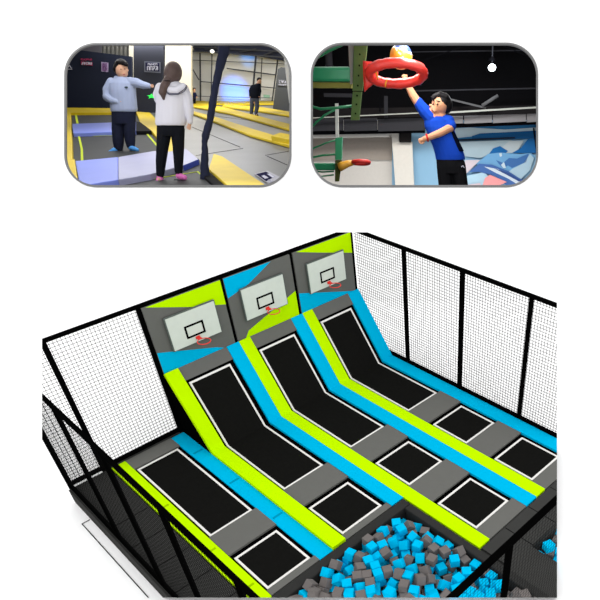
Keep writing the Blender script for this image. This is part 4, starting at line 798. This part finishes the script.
m = MB(); R2.slab(m, [(306.5, 131), (425, 129), (425, 133), (306.5, 135)], Z2(39.1), .2); R2.slab(m, [(425, 124.5), (550.5, 120.5), (550.5, 124), (425, 129)], Z2(39.1), .2); m.build('dark_strip', CBLK, t)  # black strip along the lower edge of the fascia panels
m = MB(); R2.slab(m, [(306.5, 109), (550.5, 105), (550.5, 113.5), (425, 117), (306.5, 119)], Z2(39.2), .2); m.build('backing', mat('fascia_backing', (34, 32, 33), spec=0), t)
def rbar(a, b, wd, Z, mt, name, label=None, cat=None, parent=None):
    A = R2.wp(*a, Z2(Z)); B = R2.wp(*b, Z2(Z)); m = MB(); m.bar(A, B, .15, wd*Z*ZS/F, up=R2.p if abs(a[0]-b[0]) > abs(a[1]-b[1]) else RT); o = m.build(name, mt, parent)
    if label: tag(o, label, cat)
    return o
RG = mat('rail_grey', (170, 172, 165), spec=.3)
rbar((306.5, 118.2), (427, 112.6), .9, 38.4, RG, 'handrail', 'thin pale rail crossing behind the green post and the boy', 'rail')
rbar((440, 113), (550.5, 106.6), 1.5, 38.4, RG, 'handrail', 'brighter pale rail crossing from the boy\'s shoulder to the right edge', 'rail')
rbar((306.5, 136), (389, 134.5), 4.2, 39.4, mat('pipe_white', (196, 194, 190), spec=.2), 'pipe', 'pale horizontal pipe on the wall behind the lower green post', 'pipe')
DG = mat('beam_dark_grey', (44, 44, 48), spec=.1)
t = thing('roof_truss', Z2(38.5), 'dark grey beams and ducts under the black ceiling of the right hall', 'truss')
rbar((410, 91), (550.5, 88), 1.2, 38.6, DG, 'beam', parent=t); rbar((445, 98), (486, 108), 1.6, 38.6, mat('beam_mid', (92, 92, 94), spec=0), 'brace', parent=t)
rbar((324, 95), (353, 95.5), 3.2, 38.6, DG, 'beam', parent=t); rbar((410, 52), (550.5, 50), .8, 38.6, DG, 'beam', parent=t)
m = MB(); m.tube([R2.wp(482, 105.6, Z2(38.2)), R2.wp(498, 95.5, Z2(38.2))], 1.7*.063, 12); m.build('duct', mat('duct_grey', (84, 84, 86), spec=.2), t, smooth=True)
m = MB(); m.tube([R2.wp(328, 46, Z2(38.2)), R2.wp(329, 68, Z2(38.2))], 4*.063, 12); m.build('duct', DG, t, smooth=True)
for a, b in (((425, 60), (470, 44)), ((500, 44), (540, 62)), ((460, 47), (478, 44)), ((440, 112), (440, 98)), ((380, 104), (380, 112)), ((418, 88), (418, 112))): rbar(a, b, .9, 38.6, CBLK, 'strut', parent=t)
rbar((386, 96), (386, 118), 3.5, 38.7, DG, 'beam', parent=t)
# hall lamp
lp = thing('ceiling_lamp', R2.wp(492, 66, Z2(36.5)), 'bright round lamp glowing under the black ceiling at the upper right', 'lamp')
m = MB(); m.ball(R2.wp(492, 67.6, Z2(36.5)), (.24, .24, .2)); m.build('bulb', mat('lamp_blaze', (240, 250, 255), emit=8), lp, smooth=True)
m = MB(); q0 = R2.wp(492, 63, Z2(36.9)); m.tube([q0+R2.p*.12, q0+R2.p*.3], [.26, .12], 16); m.build('lamp_shade', CBLK, lp)
m = MB(); q0 = R2.wp(492, 64, Z2(36.9)); m.tube([q0, q0+R2.p*1.5], .04, 8); m.build('hanger', DG, lp)
# mural
mu = thing('mural', Z2(40.4), 'blue and pink mountain mural painted on the wall behind the boy', 'mural')
def mp(name, rgb, poly, dz):
    m = MB(); R2.slab(m, poly, Z2(40.52-dz*.012), .01); m.build(name, mat('mural_'+name+str(rgb[0]), rgb, spec=0, noise=.08, scale=1), mu)
mp('sky_band', (52, 118, 172), [(452, 127), (550, 123), (550, 138), (452, 141)], 1)
mp('cloud_streak', (178, 198, 208), [(448, 128.5), (470, 127.5), (505, 129.5), (550, 126.5), (550, 130.5), (500, 133), (476, 136), (448, 139)], 2)
mp('sky_band', (34, 92, 146), [(472, 136), (480, 133.5), (540, 130.5), (550, 131), (550, 138), (472, 140)], 3)
mp('dark_line', (36, 44, 56), [(448, 139.8), (515, 137), (515, 138.6), (448, 141.4)], 4)
mp('haze', (160, 180, 190), [(458, 142), (512, 140), (505, 150), (480, 158), (462, 156)], 2)
mp('haze', (176, 188, 194), [(496, 153), (509, 141), (524, 140.5), (516, 153)], 3)
mp('peak', (36, 98, 158), [(512, 153), (521, 148), (528, 139), (550, 137), (550, 153)], 4)
mp('peak', (36, 96, 132), [(489, 154), (493, 148.5), (500, 146), (508, 151), (505, 154)], 4)
mp('mountain', (112, 164, 206), [(476, 164), (488, 154), (500, 152.5), (520, 154), (531, 153), (535, 157), (520, 170), (500, 172)], 5)
mp('mountain', (70, 112, 170), [(496, 160), (503, 163), (509, 158), (517, 158.5), (529, 153.5), (526, 162), (512, 168), (508, 165.5), (503, 168), (499, 164)], 6)
mp('snow', (196, 214, 226), [(499, 153.5), (501.5, 153), (502, 156), (500, 157)], 7)
mp('snow', (196, 214, 226), [(501, 165), (504, 162), (506, 168), (503, 168)], 7)
mp('slope', (172, 200, 216), [(503, 177), (512, 169), (524, 163), (530, 154), (534, 158), (530, 170), (518, 182)], 6)
mp('ridge', (74, 108, 168), [(469, 172), (479, 163.8), (492, 164.6), (508, 171), (524, 181), (534, 176), (530, 190), (512, 190), (495, 176), (480, 172)], 8)
mp('snow', (204, 216, 228), [(484, 166.5), (498, 169), (514, 177), (524, 185), (520, 186), (508, 178.5), (494, 172)], 9)
mp('ridge', (60, 84, 140), [(494, 168.2), (509, 173), (521, 180.5), (519, 181.5), (507, 175)], 10)
mp('dawn', (206, 196, 204), [(465, 160), (480, 160), (471, 169), (464, 176)], 5)
mp('snow', (176, 208, 226), [(466, 176), (484, 172), (490, 178), (484, 192), (466, 192)], 6)
mp('pink_cloud', (238, 160, 162), [(481, 190), (485, 178), (490, 174.8), (507, 182), (498, 186), (500, 190)], 11)
mp('pink_cloud', (214, 196, 206), [(466, 185), (480, 183), (484, 191), (466, 192)], 11)
rbar((533.5, 128), (538, 162), 1.2, 40.3, CBLK, 'cable', 'dark cable hanging at the right end of the mural', 'cable')

# green frame with hoops
OLV = mat('olive_post', (84, 108, 60), spec=.2, noise=.08, scale=1); GRN = mat('green_vinyl', (50, 158, 108), spec=.6, rough=.3, noise=.15, scale=1.5)
GTB = mat('green_tube', (44, 140, 92), spec=.5, rough=.3); PGR = mat('post_side_grey', (148, 146, 138), spec=.2); HOLE = mat('hole_dark', (22, 30, 18), spec=0)
hs = thing('hoop_stand', Z2(26), 'olive green perforated post with padded green arm carrying the big red hoop', 'hoop stand')
k6 = 26*ZS/F
m = MB(); R2.slab(m, [(354, 38), (367.8, 38), (362.3, 91), (352.4, 91)], Z2(26), .25); m.build('post', OLV, hs, bevel=.02)
m = MB(); R2.slab(m, [(352.6, 91.6), (361.8, 91.6), (359, 120.3), (350.6, 120.3)], Z2(26.05), .22); m.build('post', OLV, hs, bevel=.02)
m = MB(); R2.slab(m, [(348, 38), (354, 38), (352.4, 84), (350, 84)], Z2(26.1), .3); m.build('post_flange', PGR, hs)
m = MB()
for u, v in ((359.8, 54.3), (359.3, 65.5), (358.6, 75.6), (357.8, 85.6), (357, 95.6), (356.4, 104.4), (355.5, 113.5)):
    a = R2.wp(u, v, Z2(25.99)); m.tube([a, a+R2.nW*.03], .85*k6, 10)
m.build('bolt_hole', HOLE, hs)
m = MB(); R2.slab(m, [(306.2, 66.6), (350.5, 66.4), (350.5, 82), (306.2, 81.5)], Z2(26.05), .7); m.build('arm_padding', GRN, hs, bevel=.12)
m = MB(); R2.slab(m, [(306.2, 82.2), (351, 82.6), (351, 88), (306.2, 87.8)], Z2(26.15), .5); m.build('arm_beam', mat('olive_yellow', (142, 138, 66), spec=.2), hs)
for k, (pts, r) in enumerate([([(306.2, 66), (318, 56), (330, 49.5), (344, 43), (352, 38)], 1.9), ([(306.2, 101), (311, 106.2), (320, 109), (335, 108), (352, 106)], 1.3), ([(307, 132.5), (316, 122.5), (325, 115), (335, 109.5)], 1.1)]):
    m = MB(); m.tube([R2.wp(*p, Z2(26.3)) for p in pts], r*k6, 10); m.build('net_tube', GTB, hs, smooth=True)
REDV = mat('red_inflatable', (232, 56, 46), spec=.6, rough=.35, noise=.12, scale=3, bump=.25); YLV = mat('yellow_seam', (236, 150, 40), spec=.4)
def hoop(c, rx, ry, r, n=40):
    m = MB(); Z0 = Z2(25.4); C = R2.wp(*c, Z0); k = 25.4*ZS/F; dp = math.sqrt(max(0, rx*rx-ry*ry))
    pts = []; rr = []
    for i in range(n):
        a = 2*PI*i/n; pts.append(C+RT*(rx*k*math.cos(a))+(R2.p*ry-(C-CAM).normalized()*dp*.55)*k*math.sin(a)); rr.append(r*k*(1+.07*math.sin(i*2.3)+.04*math.sin(i*5.1)))
    m.tube(pts, rr, 16, closed=True); return m, C, k
m, C, k = hoop((396.4, 73.6), 26.6, 8.6, 4.4); m.build('red_hoop', REDV, hs, smooth=True)
m = MB(); sec = [(363.6, 76.5, 13.5), (368, 75, 11.5), (373, 73, 9.5), (378, 71.5, 7.6)]
b = []
for u, v, h in sec:
    q = R2.wp(u, v, Z2(25.7)); b.append((q, h*k))
N = 14; base = len(m.v)
for q, h in b:
    for i in range(N): a = 2*PI*i/N; m.v.append(q+R2.p*(h*math.sin(a))+R2.nW*(2.6*k*math.cos(a)))
for j in range(3):
    for i in range(N): m.f.append([j*N+i, j*N+(i+1) % N, (j+1)*N+(i+1) % N, (j+1)*N+i]); m.m.append(0)
m.f.append(list(range(N))[::-1]); m.m.append(0); m.f.append([3*N+i for i in range(N)]); m.m.append(0)
m.build('hoop_neck', REDV, hs, smooth=True)
m = MB(); m.tube([R2.wp(u, v, Z2(25.15)) for u, v in ((374.5, 66), (376.3, 73), (378, 79.5))], .8*k, 8); m.tube([R2.wp(u, v, Z2(25.1)) for u, v in ((387.2, 79.4), (385.6, 83), (385.4, 87.2))], .8*k, 8)
m.build('seam', YLV, hs, smooth=True)
# small lower hoop
h2 = thing('hoop_stand', Z2(27), 'lower green stand with a small red and yellow hoop at bottom left', 'hoop stand'); k7 = 27*ZS/F
m = MB(); R2.slab(m, [(335.2, 138), (342.2, 137), (341.6, 160), (335, 160)], Z2(27), .25); m.build('post', GRN, h2, bevel=.02)
m = MB(); R2.slab(m, [(335, 160.4), (341.4, 160.4), (338.8, 181.6), (334.8, 181.6)], Z2(27.02), .22); m.build('post', mat('olive_dark', (84, 92, 48), spec=.1), h2, bevel=.02)
m = MB(); R2.slab(m, [(335, 103.4), (338, 103.4), (338.6, 137), (335.6, 138)], Z2(27), .12); m.build('white_stick', mat('stick_white', (226, 228, 222), spec=.1), h2)
m = MB(); R2.slab(m, [(306.2, 163.6), (335, 163.2), (335, 170.6), (306.2, 170.4)], Z2(27.2), .4); m.build('arm_padding', GRN, h2, bevel=.06)
for pts, r in [([(306.2, 152), (314, 148), (326, 143), (336, 140)], .8), ([(306.6, 162), (313, 157.4), (322, 155.4), (335, 154.4)], 1.0), ([(306.6, 177), (320, 176.6), (334, 174.8)], .8), ([(306.6, 170), (322, 172), (334, 171.4)], .8)]:
    m = MB(); m.tube([R2.wp(*p, Z2(27.3)) for p in pts], r*k7, 8); m.build('net_tube', GTB, h2, smooth=True)
m = MB(); m.tube([R2.wp(*p, Z2(26.9)) for p in ((339, 167.5), (343, 165.5), (348, 163.6), (353, 162.6))], [4.2*k7, 4.0*k7, 3.3*k7, 2.6*k7], 12); m.build('hoop_neck', mat('yellow_inflatable', (240, 176, 60), spec=.5, rough=.35), h2, smooth=True)
m = MB(); C = R2.wp(361, 162.4, Z2(26.9)); m.tube([C+RT*(8.2*k7*math.cos(2*PI*i/24))+(R2.p*1.6-R2.nW*6)*k7*math.sin(2*PI*i/24) for i in range(24)], 2.1*k7, 12, closed=True); m.build('red_hoop', REDV, h2, smooth=True)
# ball
YB_ = mat('ball_yellow', (240, 178, 50), spec=.5, rough=.35); WB = mat('ball_white', (214, 220, 214), spec=.5, rough=.35); BB = mat('ball_blue', (40, 66, 140), spec=.5, rough=.35)
bc = R2.wp(401.0, 56.6, Z2(25.5)); m = MB(); m.ball(bc, 10.8*25.5*ZS/F, R2.nW and Matrix((RT, R2.nW, R2.p)).transposed() @ Matrix.Rotation(.5, 3, 'Y') @ Matrix.Rotation(.6, 3, 'X'), 32, 24)
B_ = (Matrix.Rotation(.25, 3, 'Y'))
for i, f_ in enumerate(m.f):
    c = sum((m.v[j] for j in f_), Vector())/len(f_)-bc; c.normalize(); x = c.dot(RT); z = c.dot(R2.p); y = c.dot(R2.nW)
    t1 = z*.95+x*.3
    m.m[i] = 0 if t1 < .42 else (1 if (t1 < .54 or x < -.45) else 2)
    if -.9 < t1 and abs(x+.9*z-.1) < .035 and t1 < .5: m.m[i] = 1
tag(m.build('ball', [YB_, WB, BB], smooth=True), 'yellow, white and blue ball dropping into the big red hoop', 'ball')

# the boy
f = Fig(R2, (425, 187), 'person', 'boy in bright blue T-shirt and black trousers leaping, one arm through the red hoop', Z2(27.6))
m = MB()
f.ell(m, 440.5, 104, 0, 8.6, 9, 9.2, -.3); f.ell(m, 436.2, 108, -1, 6.0, 6.2, 5.6, -.3); f.ell(m, 431.8, 111.2, -1.5, 2.6, 2.8, 2.0)
f.ell(m, 430.6, 105.4, -3.2, 1.7, 1.4, 1.3); f.ell(m, 434.5, 110.2, -5.2, 2.2, 2.0, 2.2); f.ell(m, 447.4, 105.8, -3.4, 1.3, .9, 2.0); f.ell(m, 431, 109.6, -3.2, 1.2, 1.2, .8)
f.chain(m, [(440, 108, 0, 5), (441, 117, 0, 5.2), (441, 125, 0, 6.5), (445, 142, 0, 7), (449, 156, 0, 6.5), (446, 170, 0, 5.5), (446, 184, 0, 5.4), (444, 210, -2, 5), (443, 238, 3, 3.6), (441, 242, 1, 3), (435, 246, -4, 2.6)])
f.chain(m, [(449, 156, 0, 6.5), (457, 170, 0, 5.5), (460, 184, 0, 5.4), (460, 208, 3, 5), (463, 234, 8, 3.6), (462, 239, 6, 3), (457, 243, 1, 2.6)])
f.chain(m, [(441, 122, 0, 6), (428, 113, 0, 5.4), (419.5, 105, 0, 4.5), (412.8, 95, -.5, 3.9), (408.6, 87, -1, 3.2), (405.4, 80, -1, 2.5)])
f.hand(m, (405.4, 80.5), (402.6, 71.5), -1, L=7.4, r=1.05, curl=.75, thumb=1, spread=.85)
f.chain(m, [(441, 122, 0, 6), (448.5, 122, -2, 5), (450.5, 127.5, -6, 4.2), (441, 132.6, -10, 3.7), (430, 137, -12.5, 3.0), (424.5, 138.8, -13, 2.5)])
f.hand(m, (425, 138.6), (417.6, 142.6), -13, L=8.0, r=1.15, curl=.5, thumb=-1)
f.part(m, 'body', SKIN2, .32)
m = MB()
f.loft(m, [(450.5, 159.5, 0, 15.2, 9.8), (449.8, 154.5, 0, 15.2, 10), (446.8, 146, 0, 14.6, 9.6), (442.5, 136, 0, 14.4, 9.2), (439, 127, 0, 14.4, 8.6), (437, 120.5, 0, 13.2, 7.4), (438.5, 116.2, 0, 8.2, 5.8)])
f.chain(m, [(431, 118, 0, 6.6), (424.5, 111, 0, 6.2), (420.2, 105.6, 0, 5.4), (418.4, 102.6, 0, 4.9)])
f.chain(m, [(443, 121, 0, 6.4), (449, 122, -2, 6.0), (451, 126, -4.5, 5.4)])
f.part(m, 'tshirt', mat('royal_blue_tshirt', (28, 74, 190), spec=.05, noise=.12, scale=1.6, bump=.5), .36, 5)
m = MB(); f.loft(m, [(460.4, 151, 0, 3.6, 7.4), (458, 146, 0, 3.6, 7.4), (454.6, 138, 0, 3.2, 7.2), (451.6, 131, 0, 2.6, 6.4)]); f.part(m, 'side_panel', mat('tshirt_black', (14, 18, 34), spec=0), .3)
m = MB(); f.loft(m, [(449.5, 151, 0, 13.4, 9), (450, 160, 0, 14.2, 9.6), (450.8, 166, 0, 14.6, 9.8), (452, 173, 0, 14.6, 9.2)])
f.chain(m, [(444.6, 166, 0, 8.6), (445.8, 188, 0, 7.7), (445, 210, -2, 6.6), (444, 232, 3, 5.4)]); f.chain(m, [(457.6, 166, 0, 8.6), (461, 188, 0, 7.9), (461.4, 208, 3, 6.6), (463, 230, 8, 5.4)])
f.part(m, 'trousers', mat('black_trackpants', (24, 24, 27), spec=.1, noise=.2, scale=1.5), .4)
m = MB(); f.chain(m, [(461.6, 166.8, -9.6, .5), (463, 165.8, -9.4, .5), (464.2, 167.6, -9, .5)], 6); f.part(m, 'trouser_logo', SW, .18, 0)
for a in ((443, 239, 3, 433, 246.5), (464, 236, 8, 455, 243.5)):
    m = MB(); f.chain(m, [(a[0], a[1], a[2], 4), (a[0]-3, a[1]+5, a[2]-2, 3.6), (a[3], a[4], a[2]-6, 3)]); f.part(m, 'shoe', mat('shoe_grey', (90, 92, 98), spec=.1), .35)
m = MB(); c0 = f.P(427.2, 137.8, -12.8); ax = (f.P(424.5, 138.8, -13)-f.P(430, 137, -12.5)).normalized(); e1 = ax.orthogonal().normalized(); e2 = ax.cross(e1)
m.tube([c0+(e1*math.cos(i*PI/8)+e2*math.sin(i*PI/8))*3.0*f.k for i in range(16)], .9*f.k, 8, closed=True); m.build('wristband', mat('wristband_red', (220, 50, 46), spec=.2), f.o, smooth=True)
m = MB(); f.ell(m, 442.2, 101.9, .8, 8.9, 9.4, 8.0, -.2); f.ell(m, 446.4, 105, 2.2, 6.2, 8.4, 8.0); f.chain(m, [(434.5, 96.6, -4, 2.6), (440, 94.6, -5, 3.0), (446, 96.8, -5, 3)])
for i in range(8): f.chain(m, [(433+i*2.2, 96.5+abs(i-3)*.6, -5+i*.3, 1.9), (431.6+i*2.5, 94.2+abs(i-3)*.9, -6+i*.4, .9)], 6)
f.part(m, 'hair', HAIRB, .34, 3)
m = MB(); f.ell(m, 433.2, 104, -6.2, 1.15, .8, .55, -.2); f.ell(m, 437.6, 104.2, -8.6, 1.3, .8, .55, -.2); f.part(m, 'eyes', EYE, .16, 0)
m = MB(); f.chain(m, [(431.4, 101.4, -5.4, .35), (434, 100.6, -7, .42)]); f.chain(m, [(436.6, 100.8, -8.6, .42), (440, 101.4, -9, .35)]); f.part(m, 'eyebrows', HAIRB, .14, 0)
m = MB(); f.ell(m, 432.6, 109.9, -5.4, 1.5, 1.0, .55, -.2); f.part(m, 'mouth', LIP, .16, 0)

area('hall_fill', R2.wp(400, 28, Z2(26.2)), (f.P(432, 150)-R2.wp(400, 28, Z2(26.2))).normalized(), 5, 1.2, 560*LK2, (1, .98, .95))  # added light hidden above the opening, aimed at the boy
area('hall_fill', R2.wp(425, 34, Z2(33)), (-R2.nF+R2.g*.25).normalized(), 14, 3, 2000*LK2, (1, .98, .94))  # unseen overhead area light, added to brighten the right hall
L = bpy.data.lights.new('lamp_glow', 'POINT'); L.energy = 300*LK2; L.color = (.8, .9, 1); L.shadow_soft_size = .25
o = bpy.data.objects.new('lamp_glow', L); COL.objects.link(o); o.location = R2.wp(492, 67.6, Z2(35.9))
# the halls start behind the backdrop
bpy.context.view_layer.update()
for o in [q for q in COL.objects if q not in HALL0 and q.type == 'MESH' and not q.name.startswith('display_frame')]:
    mw = o.matrix_world.copy(); pc = CAM+FW*(D0+.07)
    ds = [FW.dot(mw @ v.co-pc) for v in o.data.vertices]
    if max(ds) <= 0: bpy.data.objects.remove(o); continue
    if min(ds) < 0:
        bm = bmesh.new(); bm.from_mesh(o.data)
        r = bmesh.ops.bisect_plane(bm, geom=bm.verts[:]+bm.edges[:]+bm.faces[:], plane_co=mw.inverted() @ pc, plane_no=(mw.to_3x3().transposed() @ FW), clear_inner=True)
        bmesh.ops.holes_fill(bm, edges=[e for e in r['geom_cut'] if isinstance(e, bmesh.types.BMEdge)])
        bm.to_mesh(o.data); bm.free()
# tidy: drop empties whose parts were all cut away
for o in list(COL.objects):
    if o.type == 'EMPTY' and not any(c.parent == o for c in COL.objects): bpy.data.objects.remove(o)
